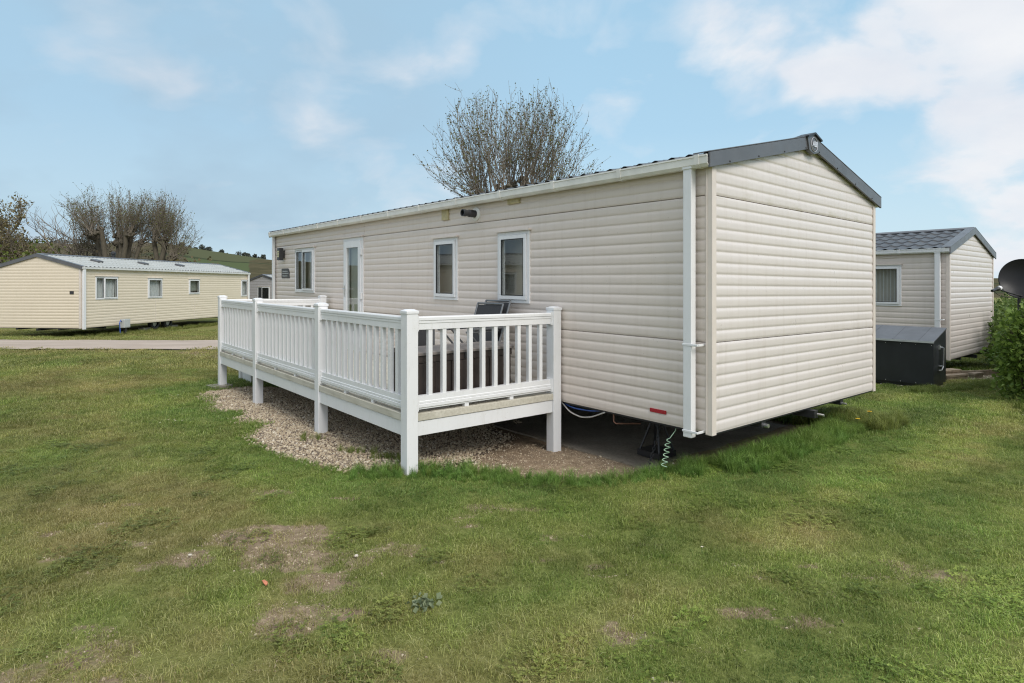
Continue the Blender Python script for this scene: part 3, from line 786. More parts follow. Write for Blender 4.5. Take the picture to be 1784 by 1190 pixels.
# ---- main caravan
W, L, H, RISE = 3.66, 11.07, 2.31, .43
main = thing('static_caravan', 'long beige static caravan with white deck along its side and grey roof trim', 'static caravan', MO, ANG)
hA, hD, hB, hC = (8.72, 9.73, 1.075, 1.955), (6.60, 7.34, .13, 2.045), (3.80, 4.36, 1.06, 1.885), (2.35, 2.91, 1.06, 1.885)
f0, f1, e0, e1 = caravan(main, W, L, H, RISE, M['siding'], M['siding_end'], M['roof_dark'], sh=SH, holes0=(hA, hD, hB, hC))
window(f0, *hA, main, SH, split=0, curtain=('drape', [(8.70, 8.80), (8.95, 9.30), (9.52, 9.75)])) if False else None
window(f0, *hA, main, SH, split=0.0, curtain=('drape', [(8.68, 8.95), (9.10, 9.33), (9.58, 9.76)])) if False else None
def main_window_pair():
    # wide left window: fixed light at the far side, opening sash at the near side
    s0, s1, z0, z1 = hA; w = MB()
    f = Face(f0.p(s0+s1, 0, 0), (0,-1,0), (-1,0,0))                    # mirrored run so the sash sits at the near side
    return window(f, s0, s1, z0, z1, main, SH, split=.42, curtain=('drape', [(s0-.02, s0+.16), (s0+.47, s0+.72), (s0+.80, s0+.98)]))
main_window_pair()
window(f0, *hB, main, SH, curtain=('half', [(hB[0]-.05, hB[1]+.05)]) if False else None)
window(f0, *hC, main, SH)
# door
def main_door():
    s0, s1, z0, z1 = hD; d = MB()
    f0.box(d, s0-.012, s1+.012, z1-.045, z1+.012, -.05, .018); f0.box(d, s0-.012, s0+.04, z0, z1-.045, -.05, .018); f0.box(d, s1-.04, s1+.012, z0, z1-.045, -.05, .018); f0.box(d, s0-.012, s1+.012, z0-.03, z0+.02, -.05, .03)
    do = d.build('door', M['pvc'], main, bevel=.003, sh=SH)
    fr = MB(); a, b = s0+.042, s1-.042; wd = .10
    f0.box(fr, a, b, z1-.05-.11, z1-.048, -.03, .036); f0.box(fr, a, b, z0+.022, z0+.30, -.03, .036)
    f0.box(fr, a, a+wd, z0+.30, z1-.16, -.03, .036); f0.box(fr, b-wd, b, z0+.30, z1-.16, -.03, .036)
    fr.build('door_leaf', M['pvc'], do, bevel=.003, sh=SH)
    g = MB(); g.add([f0.p(a+wd, z0+.30, .012), f0.p(b-wd, z0+.30, .012), f0.p(b-wd, z1-.16, .012), f0.p(a+wd, z1-.16, .012)], [(0,1,2,3)]); g.build('pane', M['glass'], do, sh=SH)
    bl = MB(); bl.add([f0.p(a+wd-.03, z0+.05, -.06), f0.p(b-wd+.03, z0+.05, -.06), f0.p(b-wd+.03, z1-.12, -.06), f0.p(a+wd-.03, z1-.12, -.06)], [(0,1,2,3)]); bl.build('blind', M['blind'], do, sh=SH)
    h = MB(); hz = 1.12; f0.box(h, b-.065, b-.03, hz-.10, hz+.10, .036, .046); h.tube([f0.p(b-.048, hz+.04, .046), f0.p(b-.048, hz+.04, .085), f0.p(b-.17, hz+.04, .088)], .009, 8)
    h.build('handle', M['steel'], do, sh=SH)
    for zz in (.55, 1.05, 1.80):
        k = MB(); f0.box(k, a-.045, a+.012, zz-.055, zz+.055, .02, .05); k.build('hinge', M['pvc'], do, sh=SH, bevel=.004)
    dp = MB(); f0.box(dp, s0-.03, s1+.03, z1+.012, z1+.034, -.005, .05); dp.build('drip_strip', M['trim'], do, sh=SH, bevel=.003)
main_door()
downpipe(f0, .175, -.045, H-.01, main, SH, clips=(.76, .01))
downpipe(f0, L-.10, .02, H-.01, main, SH, w=.035, d=(.02, .075))
# vents, flue, lamp, plaque, reflector
def grille(s0, s1, z0, z1):
    k = MB(); f0.box(k, s0, s1, z0, z1, -.01, .022); o = k.build('vent_cover', M['vent'], main, bevel=.006, sh=SH)
    r = MB(); n = 5
    for i in range(n):
        zz = z0+.02+(z1-z0-.04)*(i+.5)/n; f0.box(r, s0+.02, s1-.02, zz-.003, zz+.003, .022, .026)
    f0.box(r, s0+.014, s0+.021, z0+.015, z1-.015, .022, .0265)
    r.build('louvre', M['vent'], o, sh=SH)
grille(4.0, 4.165, 2.145, 2.292); grille(2.51, 2.73, 2.228, 2.292)
fl = MB(); fl.lathe(f0.p(3.38, 2.17, -.005), (-1,0,0), [(.0, .03), (.055, .032), (.075, .025), (.088, .018), (.090, .0)], 28); fo = fixn(fl.build('flue', M['pvc_old'], main, smooth=True, sh=SH))
fp = MB(); fp.lathe(f0.p(3.38, 2.17, .02), (-1,0,0), [(.048, 0), (.048, .10), (.040, .105), (.040, .15), (.046, .152), (.046, .20), (.036, .20), (.034, .15), (0, .15)], 24); fixn(fp.build('flue_pipe', M['darkgrey'], fo, smooth=True, sh=SH))
lm = MB(); f0.box(lm, 10.36, 10.50, 1.745, 2.01, .04, .13); f0.box(lm, 10.385, 10.475, 1.80, 1.96, -.005, .04); lo = lm.build('wall_lamp', M['darkgrey'], main, bevel=.005, sh=SH)
lg = MB()
for zz in (1.83, 1.88, 1.93): f0.box(lg, 10.38, 10.48, zz-.018, zz+.018, .13, .134)
lg.build('lamp_window', M['lampglass'], lo, sh=SH)
pq = MB(); pts = []
for s, z in ((10.56, 1.36), (10.56, 1.565), (10.18, 1.565), (10.12, 1.54), (10.10, 1.50), (10.09, 1.36)): pts.append(f0.p(s, z, 0))
pq.prism(pts, (.004,0,0), (-.012,0,0)); po = fixn(pq.build('name_plaque', M['darkgrey'], main, bevel=.002, sh=SH))
for z, a, b in ((1.505, .34, .16), (1.46, .41, .12), (1.405, .30, .18)):        # worn lettering too faint to read
    pl_ = MB(); s = 10.56-.06; s_0 = s
    k = 0
    while s > 10.12+b-.1:
        wdt = .018+.012*((k*7) % 3); f0.box(pl_, s-wdt, s, z-.008-.003*(k % 2), z+.008+.004*((k+1) % 2), .0121, .0132); s -= wdt+.012; k += 1
    f0.box(pl_, s+.012, s_0, z-.002, z+.002, .0119, .0128); pl_.build('lettering', M['meter'], po, sh=SH)
rf = MB(); f0.box(rf, .465, .645, .09, .125, -.004, .008); rf.build('reflector', M['red'], main, bevel=.002, sh=SH)
for s_, z0_, z1_ in ((7.375, 2.07, 2.30), (6.565, 2.06, 2.30), (7.375, .0, .12)):
    k = MB(); f0.box(k, s_-.004, s_+.004, z0_, z1_, -.012, .0025); k.build('panel_joint', M['trim'], main, sh=SH)
# apex cap with emblem
def apex():
    y = -.05; hw = W/2; top = H+RISE+.135
    mb = MB(); P = [(hw-.15, -.045), (hw, -.005), (hw+.15, -.045), (hw+.105, -.19), (hw, -.215), (hw-.105, -.19)]
    mb.prism([(x, 0, top+z) for x, z in P], (0, y-.012, 0), (0, y+.03, 0)); c = fixn(mb.build('apex_cap', M['charcoal'], main, bevel=.004, sh=SH))
    r = MB(); r.prism([(hw-.165, 0, top-.045), (hw, 0, top+.012), (hw+.165, 0, top-.045), (hw+.16, 0, top-.062), (hw, 0, top-.008), (hw-.16, 0, top-.062)], (0, y-.03, 0), (0, y+.12, 0)); fixn(r.build('cap_hood', M['black'], c, sh=SH))
    g = MB(); cx, cz = hw, top-.115
    ring = []
    g.lathe((cx, y-.012, cz), (0,-1,0), [(.070, 0), (.070, .006), (.064, .008), (.062, .003), (.0, .003)], 32)
    eo = fixn(g.build('emblem', M['charcoal'], c, smooth=True, sh=SH))
    e = MB(); pth = [(cx+.074*math.cos(a), y-.016, cz+.074*math.sin(a)) for a in [2*math.pi*i/36 for i in range(37)]]
    e.tube(pth, .0026, 6); e.build('emblem_ring', M['emblem'], c, sh=SH)
    cu = bpy.data.curves.new('emblem_letters', 'FONT'); cu.body = 'ABI'; cu.size = .080; cu.align_x = 'CENTER'; cu.align_y = 'CENTER'; cu.extrude = .002; cu.shear = .15; cu.offset = .0022; cu.space_character = .92
    tmp = bpy.data.objects.new('emblem_letters', cu); COL.objects.link(tmp); bpy.context.view_layer.update()
    me = bpy.data.meshes.new_from_object(tmp.evaluated_get(bpy.context.evaluated_depsgraph_get())); me.materials.clear(); me.materials.append(M['emblem'])
    bpy.data.objects.remove(tmp); to = bpy.data.objects.new('emblem_letters', me); COL.objects.link(to); to.parent = c
    to.location = (cx, y-.020, cz + SH[0]*cx); to.rotation_euler = (R(90), 0, 0)
apex()
jack(main, .55, .98, -.49, -.03, SH); jack(main, 3.1, 1.4, -.49, -.03, SH); jack(main, .55, 4.0, -.49, -.03, SH)
for yy in (5.6, 6.4): wheel_on(main, .30, yy, -.25, .28, SH); wheel_on(main, W-.30, yy, -.25, .28, SH)
for args in (((1.885, -.07, -.10), (0,-1,0), [(.012, 0), (.012, .07), (0, .07)], 10), ((.95, .03, -.10), (0,-1,0), [(.02, 0), (.02, .05), (0, .05)], 10), ((2.74, .03, -.09), (0,-1,0), [(.012, 0), (.012, .06), (0, .06)], 10)):
    args = ((args[0][0], args[0][1], -.06),) + args[1:]; ts = MB(); ts.lathe(*args); fixn(ts.build('chassis_bolt', M['steel'], main, sh=SH))

# things under the caravan
def coil():
    t = MB(); p0 = ML(-.02, .42, 0); pts = [ML(.06, .40, .02), ML(.05, .40, -.05)]
    base = ML(-.05, .40, -.10); n = 70
    for i in range(n+1):
        q = i/n; z = base.z - .26*q; a = q*2*math.pi*6; r = .012+.014*min(1, q*4)
        pts.append(Vector((base.x - .05*q + r*math.cos(a), base.y - .02*q + .4*r*math.sin(a), z)))
    o = t.tube(pts, .0035, 6).build('earth_cable', M['earth_wire'], smooth=True, angle=180)
    tag(o, 'pale green coiled cable dangling below the near corner of the caravan', 'cable')
coil()
def hoses():
    for nm, m_, lab, pts in (('water_hose', 'hose_grey', 'grey looped hose hanging under the caravan beside the deck post', [(.02, 1.86, 0), (.02, 1.72, -.10), (.02, 1.55, -.13), (.02, 1.40, -.10), (.02, 1.22, -.02)]),
                             ('gas_hose', 'hose_blue', 'blue hose strung under the caravan beside the deck post', [(.06, 1.9, -.02), (.06, 1.7, -.06), (.06, 1.45, -.05), (.06, 1.25, -.01)])):
        P = []
        for i in range(len(pts)-1):
            for k in range(6):
                t = k/6; a, b = pts[i], pts[i+1]; P.append(ML(*[a[j]+(b[j]-a[j])*t for j in range(3)]))
        P.append(ML(*pts[-1]))
        for _ in range(3): P = [P[0]] + [(P[i-1]+P[i]*2+P[i+1])/4 for i in range(1, len(P)-1)] + [P[-1]]
        tag(MB().tube(P, .008, 8).build(nm, M[m_], smooth=True, angle=180), lab, 'hose')
    c = MB(); c.tube([ML(.05, 1.13, .0), ML(.05, 1.13, -.10), ML(.05, 1.10, -.115), ML(.25, .95, -.115)], .008, 8)
    tag(c.build('copper_pipe', M['copper'], smooth=True), 'bent copper pipe end poking out under the caravan wall', 'pipe')
    ch = MB(); a, b = ML(.30, .72, -.03), ML(-.02, .66, -.46); n = 16
    for i in range(n):
        p = a.lerp(b, (i+.5)/n); d = (b-a).normalized(); s = d.cross(Vector((0,1,0))).normalized() if i % 2 else d.cross(Vector((1,0,0))).normalized()
        h = (b-a).length/n*.62; R_ = [p + d*h*math.cos(q)+s*.012*math.sin(q) for q in [2*math.pi*k/10 for k in range(11)]]
        ch.tube(R_, .0035, 5, False)
    tag(ch.build('anchor_chain', M['black'], smooth=True, angle=180), 'dark anchor chain slanting from the chassis to the pad', 'chain')
hoses()

# ------------------------------------------------------------------ deck
deck = thing('raised_deck', 'white railed deck raised on posts along the beige caravan', 'deck', ML(-.95, 4.9, -.42), ANG)
DO = (-.95, 4.9, -.42 + SH[0]*-.95 + SH[1]*4.9)
def dbuild(mb, name, m, parent=None, **kw): return mb.build(name, m, parent or deck, off=DO, sh=SH, **kw)
ztop = .098
bd = MB(); x = -1.898; k = 0
while x < -.03:
    w_ = .122; bd.box(x, min(x+w_, -.015), 1.832, 8.03, ztop-.026, ztop - .0015*(k % 2)); x += w_+.006; k += 1
dbuild(bd, 'deck_boards', M['decking'])
PY = [1.86, 3.84, 6.12, 8.0]; XF = -1.87
hpw = .0575
posts = [(XF, y) for y in PY] + [(-.082, 1.86), (-.14, 8.0)]
pb = MB().box(-hpw, hpw, -hpw, hpw, -.62, 1.00); pc = MB().box(-hpw-.006, hpw+.006, -hpw-.006, hpw+.006, .995, 1.022)
b0 = len(pc.v); pc.add([(-hpw,-hpw,1.022),(hpw,-hpw,1.022),(hpw,hpw,1.022),(-hpw,hpw,1.022),(-.03,-.03,1.037),(.03,-.03,1.037),(.03,.03,1.037),(-.03,.03,1.037)], [(0,1,5,4),(1,2,6,5),(2,3,7,6),(3,0,4,7),(4,5,6,7)])
p0 = c0 = None
for (x, y) in posts:
    loc = (x-DO[0], y-DO[1], -DO[2] + SH[0]*x + SH[1]*y)
    if p0 is None:
        p0 = pb.build('post', M['pvc'], deck, bevel=.006); c0 = pc.build('post_cap', M['pvc'], p0, bevel=.004); o = p0
    else:
        o = p0.copy(); COL.objects.link(o); c = c0.copy(); COL.objects.link(c); c.parent = o
    o.location = loc
TOPR = [(.026, .85), (.026, .905), (.031, .909), (.031, .926), (.027, .930), (.036, .934), (.036, .958), (.030, .968)]
BOTR = [(.026, .253), (.026, .205), (.031, .201), (.031, .185), (.027, .181), (.036, .177), (.036, .150), (.026, .140), (.026, .132)]
bal = MB().box(-.0215, .0215, -.0215, .0215, .245, .855); bal0 = None
balx = MB().box(-.0215, .0215, -.0215, .0215, .245, .855); balx0 = None
def railbay(a, b, along, fixed):
    """along: 'x' or 'y'; posts centred at a, b"""
    global bal0, balx0
    a += hpw*(-1 if a > b else 1)*.98; b -= hpw*.98
    for prof, nm in ((TOPR, 'top_rail'), (BOTR, 'bottom_rail')):
        poly2 = prof + [(-d, z) for d, z in prof[::-1]]
        if along == 'y': poly = [(fixed+d, 0, z) for d, z in poly2]; va, vb = (0, a, 0), (0, b, 0)
        else: poly = [(0, fixed+d, z) for d, z in poly2]; va, vb = (a, 0, 0), (b, 0, 0)
        r = MB(); r.prism(poly, va, vb)
        # end brackets
        for q, sgn in ((a, 1), (b, -1)):
            z0, z1 = (.838, .978) if nm == 'top_rail' else (.120, .262)
            s0, s1 = sorted((q, q+sgn*.018))
            if along == 'y': r.box(fixed-.040, fixed+.040, s0, s1, z0, z1)
            else: r.box(s0, s1, fixed-.040, fixed+.040, z0, z1)
        o = fixn(dbuild(r, nm, M['pvc']))
        if nm == 'bottom_rail':
            n = max(1, int((b-a)/.75))
            for i in range(1, n+1):
                q = a+(b-a)*i/(n+1)
                s = MB()
                if along == 'y': s.box(fixed-.022, fixed+.022, q-.025, q+.025, ztop-.001, .131)
                else: s.box(q-.025, q+.025, fixed-.022, fixed+.022, ztop-.001, .131)
                dbuild(s, 'rail_foot', M['pvc'], o, bevel=.003)
    n = round((b-a)/.146)
    for i in range(1, n):
        q = a+(b-a)*i/n
        x, y = (fixed, q) if along == 'y' else (q, fixed)
        loc = (x-DO[0], y-DO[1], -DO[2]+SH[0]*x+SH[1]*y)
        if along == 'x':
            if bal0 is None: bal0 = bal.build('baluster', M['pvc'], deck, bevel=.003); o = bal0
            else: o = bal0.copy(); COL.objects.link(o)
        else:
            if balx0 is None: balx0 = balx.build('baluster', M['pvc'], deck, bevel=.003); o = balx0
            else: o = balx0.copy(); COL.objects.link(o)
        o.location = loc
for a, b in zip(PY[:-1], PY[1:]): railbay(a, b, 'y', XF)
railbay(XF, -.082, 'x', 1.86); railbay(XF, -.14, 'x', 8.0)
for a, b in zip(PY[:-1], PY[1:]):
    dbuild(MB().box(-1.910, -1.890, a+hpw-.003, b-hpw+.003, -.10, ztop-.068), 'fascia', M['pvc'], bevel=.003); dbuild(MB().box(-1.921, -1.899, a+hpw-.003, b-hpw+.003, ztop-.064, ztop+.002), 'edge_board', M['decking'], bevel=.004)
dbuild(MB().box(-1.8105, -.1365, 1.809, 1.831, ztop-.064, ztop+.002), 'edge_board', M['decking'], bevel=.004); dbuild(MB().box(-1.81, -.142, 1.818, 1.836, -.10, ztop-.068), 'fascia', M['pvc'], bevel=.003)
dbuild(MB().box(-1.8105, -.1955, 8.029, 8.051, ztop-.064, ztop+.002), 'edge_board', M['decking'], bevel=.004); dbuild(MB().box(-1.81, -.20, 8.022, 8.042, -.10, ztop-.068), 'fascia', M['pvc'], bevel=.003)
js = MB()
for q in [1.95 + .45*i for i in range(14)]: js.box(-1.88, -.03, q-.022, q+.022, -.09, ztop-.028)
dbuild(js, 'joists', M['timber'])
# entrance steps at the far end
st = MB(); st.box(-1.42, -1.32, 8.60, 8.70, -.55, -.10); st.box(-1.385, -1.36, 8.10, 8.599, -.50, -.08); so_ = dbuild(st, 'step_frame', M['pvc'], bevel=.004)
tr_ = MB(); tr_.box(-1.50, -.35, 8.36, 8.66, -.215, -.185); tr_.box(-1.50, -.35, 8.10, 8.36, -.06, -.03); dbuild(tr_, 'step_tread', M['decking'], so_, bevel=.004)
ft = MB(); ft.box(-1.99, -1.72, 7.86, 8.13, -.46, -.425); ft.box(-1.5, -1.2, 8.05, 8.35, -.46, -.42)
ps = MB(); q = ML(-1.86, 8.0); g = ground(q.x, q.y)
ps.box(-.16, .16, -.15, .15, -.03, .035); o = ps.build('paving_slab', M['concrete'], bevel=.008); o.location = (q.x-.03, q.y-.06, g); o.rotation_euler = (0,0,ANG+.12)
tag(o, 'small concrete slab under the farthest deck post', 'paving slab')

# storage box on the deck
def deckbox():
    x0, x1, y0, y1 = -1.72, -.60, 1.965, 2.46; zb = ztop+.003; h = .50
    base = ML((x0+x1)/2, (y0+y1)/2, zb)
    t = thing('storage_box', 'dark brown plank-patterned storage box with taupe lid on the deck behind the railing', 'storage box', base, ANG)
    a, b = (x1-x0)/2, (y1-y0)/2
    m = MB(); nb = 12
    m.box(-a+.01, a-.01, -b+.01, b-.01, 0, h)
    for i in range(nb):
        s0 = -a + 2*a*i/nb; s1 = -a + 2*a*(i+1)/nb
        m.box(s0+.004, s1-.004, -b, -b+.012, .015, h-.075); m.box(s0+.004, s1-.004, b-.012, b, .015, h-.075)
    for i in range(5):
        s0 = -b + 2*b*i/5; s1 = -b + 2*b*(i+1)/5
        m.box(-a, -a+.012, s0+.004, s1-.004, .015, h-.075); m.box(a-.012, a, s0+.004, s1-.004, .015, h-.075)
    m.box(-a-.006, a+.006, -b-.006, b+.006, h-.07, h-.002)
    m.build('body', M['wood_box'], t, bevel=.003)
    l = MB(); n = 14
    pr = [(-b-.02, h), (-b-.02, h+.022)] + [(-b-.02+(2*b+.04)*i/n, h+.026+.024*math.sin(math.pi*i/n)**.8) for i in range(1, n)] + [(b+.02, h+.022), (b+.02, h)]
    l.prism([(0, p, q) for p, q in pr], (-a-.02, 0, 0), (a+.02, 0, 0)); fixn(l.build('lid', M['lid'], t, smooth=True))
    hd = MB(); hd.box(-a-.03, -a-.006, -.10, .10, h-.05, h-.03); hd.box(a+.006, a+.03, -.10, .10, h-.05, h-.03); hd.build('handle', M['wood_box'], t, bevel=.004)
    la = MB(); la.box(-.04, .04, -b-.014, -b-.006, h-.06, h-.002); la.build('latch', M['darkgrey'], t, bevel=.003)
deckbox()

def chair_mesh(t):
    """folding recliner: faces -x in its own space, base at z=0"""
    fr = MB(); r = .0125
    for y in (-.27, .27):
        fr.tube([(-.30, y, .01), (-.26, y, .05), (.12, y, .42), (.20, y, .47)], r, 8)          # front leg to back hinge
        fr.tube([(.26, y, .01), (.24, y, .04), (-.05, y, .42), (-.24, y, .625)], r, 8)         # rear leg to arm front
        fr.tube([(-.27, y, .42), (.10, y, .39)], r, 8)
    for x, z in ((-.29, .015), (.25, .015)): fr.tube([(x, -.27, z), (x, .27, z)], r, 8)
    fr.build('frame', M['steelgrey'], t, smooth=True)
    bk = MB()
    for y in (-.245, .245): bk.tube([(.08, y, .39), (.155, y, .60), (.27, y, .935)], .0125, 8)
    bk.tube([(.27, -.245, .935), (.27, .245, .935)], .0125, 8); bk.build('back_frame', M['steelgrey'], t, smooth=True)
    s = MB(); s.obox((-.09, 0, .41), (.19, 0, -.015), (0, .235, 0), (.0004, 0, .004)); s.build('seat', M['sling'], t)
    b = MB(); d = Vector((.185, 0, .525)); b.obox((.185, 0, .67), (.083, 0, .245), (0, .232, 0), (.004, 0, -.0014)); b.build('backrest', M['sling'], t)
    for y in (-.285, .285):
        a = MB(); a.obox((-.06, y, .635), (.22, 0, .004), (0, .024, 0), (0, 0, .011)); a.build('armrest', M['steelgrey'], t, bevel=.005)
M['steelgrey'] = m_plain('grey_tube', (.17, .175, .18), .35, .1, 9, metal=.5)
ch1 = thing('garden_chair', 'front black mesh recliner chair standing on the deck against the caravan wall', 'chair', ML(-.47, 2.83, ztop+.002), ANG, 'black recliner chairs on the deck')
chair_mesh(ch1)
ch2 = dup_tree(ch1); ch2.location = ML(-.385, 2.80, ztop+.035); ch2.rotation_euler = (0, 0, ANG-.04); ch2['label'] = 'black mesh recliner chair nested behind the front one, nearest the caravan wall'

# folded chair leaning behind the storage box
def folded():
    t = thing('folded_chair', 'folded black garden chair standing on edge beside the storage box', 'chair', ML(-1.55, 2.62, ztop+.002), ANG, None)
    f_ = MB()
    for y in (0, .05):
        f_.tube([(-.02, y, .02), (0, y, .40), (.03, y, .80)], .012, 8); f_.tube([(.42, y, .02), (.42, y, .40), (.42, y, .80)], .012, 8)
        f_.tube([(.03, y, .80), (.42, y, .80)], .012, 8)
    f_.build('frame', M['steelgrey'], t, smooth=True)
    s = MB(); s.box(.0, .41, .022, .028, .36, .79); s.build('backrest', M['sling'], t)
    s = MB(); s.box(.0, .41, .005, .012, .06, .34); s.build('seat', M['sling'], t)
folded()

# ------------------------------------------------------------------ neighbours
# cream caravan across the road
LA = math.atan2(-.119, .993); lc = Vector((-16.45, 22.9)); lx = Vector((.993, -.119)); ly = Vector((.119, .993))
lo_ = lc - lx*3.66
left = thing('static_caravan', 'cream static caravan with pale tiled roof standing across the road', 'static caravan', (lo_.x, lo_.y, .05), LA)
LW, LL, LH = 3.66, 11.55, 2.28
hl = [(.72, 1.84, 1.09, 1.98), (3.57, 4.46, 1.08, 1.95), (6.33, 7.13, 1.22, 1.94), (10.80, 11.40, 1.04, 1.95)]
lf0, lf1, le0, le1 = caravan(left, LW, LL, LH, .47, M['siding_cream'], M['siding_cream'], M['roof_pale'], joints=(), holes1=hl, pitch=.115, pvc_gut='pvc', tilep=.2, trim='trim_cream' if 'trim_cream' in M else 'trim')
window(lf1, *hl[0], left, split=.42, curtain=('drape', [(.70, 1.10), (1.16, 1.86)]))
window(lf1, *hl[1], left, curtain=('drape', [(3.5, 4.5)]))
window(lf1, *hl[2], left, curtain=('half', [(6.3, 7.2)]))
window(lf1, *hl[3], left, curtain=('drape', [(10.7, 11.45)]))
downpipe(lf1, .10, -.05, LH, left, w=.06); downpipe(lf1, LL-.09, .0, LH, left, w=.05)
for yv in (1.78, 4.4, 6.9):
    v_ = MB(); xx = 1.83+.95; zz = LH+.07+.47*(1-.95/1.83)
    v_.obox((xx, yv, zz+.07), (.16, 0, -.042), (0, .16, 0), (.01, 0, .04)); v_.build('roof_vent', M['charcoal'], left, bevel=.01)
fl = MB(); fl.lathe((1.55, 4.1, LH+.40), (0,0,1), [(.07, 0), (.07, .34), (.10, .36), (.10, .44), (.03, .50), (0, .50)], 14); fixn(fl.build('flue', M['black'], left, smooth=True))
for s_ in (4.05, 6.75):
    k = MB(); lf1.box(k, s_-.008, s_+.008, .0, 1.02, -.012, .004); k.build('panel_joint', M['trim'], left)
npl = MB(); le0.box(npl, 3.22, 3.39, 1.30, 1.42, .0, .012); npl.build('number_plate', M['darkgrey'], left, bevel=.002)
for yy in (4.35, 5.2): wheel_on(left, LW-.32, yy, -.06, .29)
def blocks():
    for yy, lab in ((3.95, 'grey concrete block propping the cream caravan, nearer of two'), (5.75, 'grey concrete block propping the cream caravan, farther of two')):
        p = lo_ + lx*(LW-.45) + ly*yy; b = MB(); b.box(-.14, .14, -.22, .22, 0, .16); o = b.build('concrete_block', M['concrete'], bevel=.01)
        o.location = (p.x, p.y, ground(p.x, p.y)); o.rotation_euler = (0,0,LA); tag(o, lab, 'block', 'concrete blocks under the cream caravan')
blocks()
def meter():
    p = lo_ + lx*(LW+.32) + ly*1.87; g = ground(p.x, p.y)
    t = thing('meter_box', 'grey electric hook-up box on a short post beside the cream caravan', 'meter box', (p.x, p.y, g), LA)
    MB().box(-.04, .04, -.05, .05, -.1, .30).build('post', M['black'], t)
    MB().box(-.10, .10, -.17, .17, .30, .66).build('box', M['meter'], t, bevel=.02)
    MB().tube([(.0, -.19, .55), (.02, -.28, .62), (.03, -.34, .52), (.02, -.30, .2), (0, -.25, .02)], .018, 8).build('lead', M['hose_blue'], t, smooth=True)
    MB().box(.10, .108, -.14, .14, .34, .62).build('door', M['meter'], t, bevel=.003)
meter()

# pale roofed caravan beyond it and a grey one farther back
def simple_caravan(label, loc, ang, L_, sid, roofm, holes1=(), holes0=(), group=None, joints=()):
    t = thing('static_caravan', label, 'static caravan', loc, ang)
    a = caravan(t, 3.66, L_, 2.28, .47, sid, sid, roofm, joints=joints, holes0=holes0, holes1=holes1, pitch=.115, pvc_gut='pvc', tilep=.2)
    for k, h in enumerate(holes1): window(a[1], *h, t, curtain=('drape', [(h[0]-.05, h[1]+.05)]), split=(h[1]-h[0])*.45 if h[1]-h[0] > 1 else 0)
    for h in holes0: window(a[0], *h, t, curtain=('drape', [(h[0]-.05, h[1]+.05)]))
    return t, a
farl, fa = simple_caravan('far caravan at the photo edge, only its grey roof showing behind the cream one', (-29.2, 30.5, -.02), LA+.05, 11.0, M['siding_cream'], M['roof_dark'], holes1=[(1.2, 2.3, 1.0, 1.95)])
# grey caravan with gable to the camera
gz = 44.0; gx = (452-892)/1047*gz
gax = math.atan2(.55, .84)
gr, ga = simple_caravan('pale grey caravan with dark gable trim seen between the cream and beige caravans', (gx-1.83*math.cos(-.5)+.2, gz+.9, -.35), -.5+0.0, 10.5, M['siding_grey'], M['roof_pale'])
gw = MB(); hw_ = (1.35, 2.65, 1.02, 1.95)
window(ga[2], 1.35, 2.62, 1.02, 1.95, gr, split=.45)
bk = MB(); ga[2].box(bk, 1.38, 2.59, 1.05, 1.92, -.02, .004); bk.build('room_shade_panel', M['darkgrey'], gr)  # dark panel behind the glass, its colour standing in for room shade

# caravan on the right
RO = Vector((9.27, 12.74, .10))
right = thing('static_caravan', 'beige caravan with dark tiled roof behind the black storage chest', 'static caravan', RO, ANG)
hr = [(.90, 1.90, 1.13, 2.03)]
rf0, rf1, re0, re1 = caravan(right, 3.66, 11.0, 2.30, .50, M['siding'], M['siding_end'], M['roof_dark'], holes0=hr, joints=(), pitch=.118, pvc_gut='pvc', tilep=.24, barge=.16, course=.34)
window(rf0, *hr[0], right, curtain=('slats', [(.85, 1.95)]))
downpipe(rf0, .19, -.05, 2.29, right, clips=(.85,), w=.05)
vv = MB(); rf0.box(vv, 1.0, 1.26, 2.20, 2.225, -.005, .02); vv.build('vent_cover', M['trim'], right, bevel=.003)
jack(right, .6, .9, -.36, -.03)

# caravan out of frame to the left, mirrored in the near windows
ref, rfa = simple_caravan('cream caravan beside the lawn outside the picture, mirrored in the windows', (-22.0, 5.6, .3), R(3), 11.5, M['siding_cream'], M['roof_pale'], holes1=[(1.0, 2.2, 1.0, 1.95), (4.5, 5.1, 1.0, 1.95), (8.0, 9.2, 1.0, 1.95)])

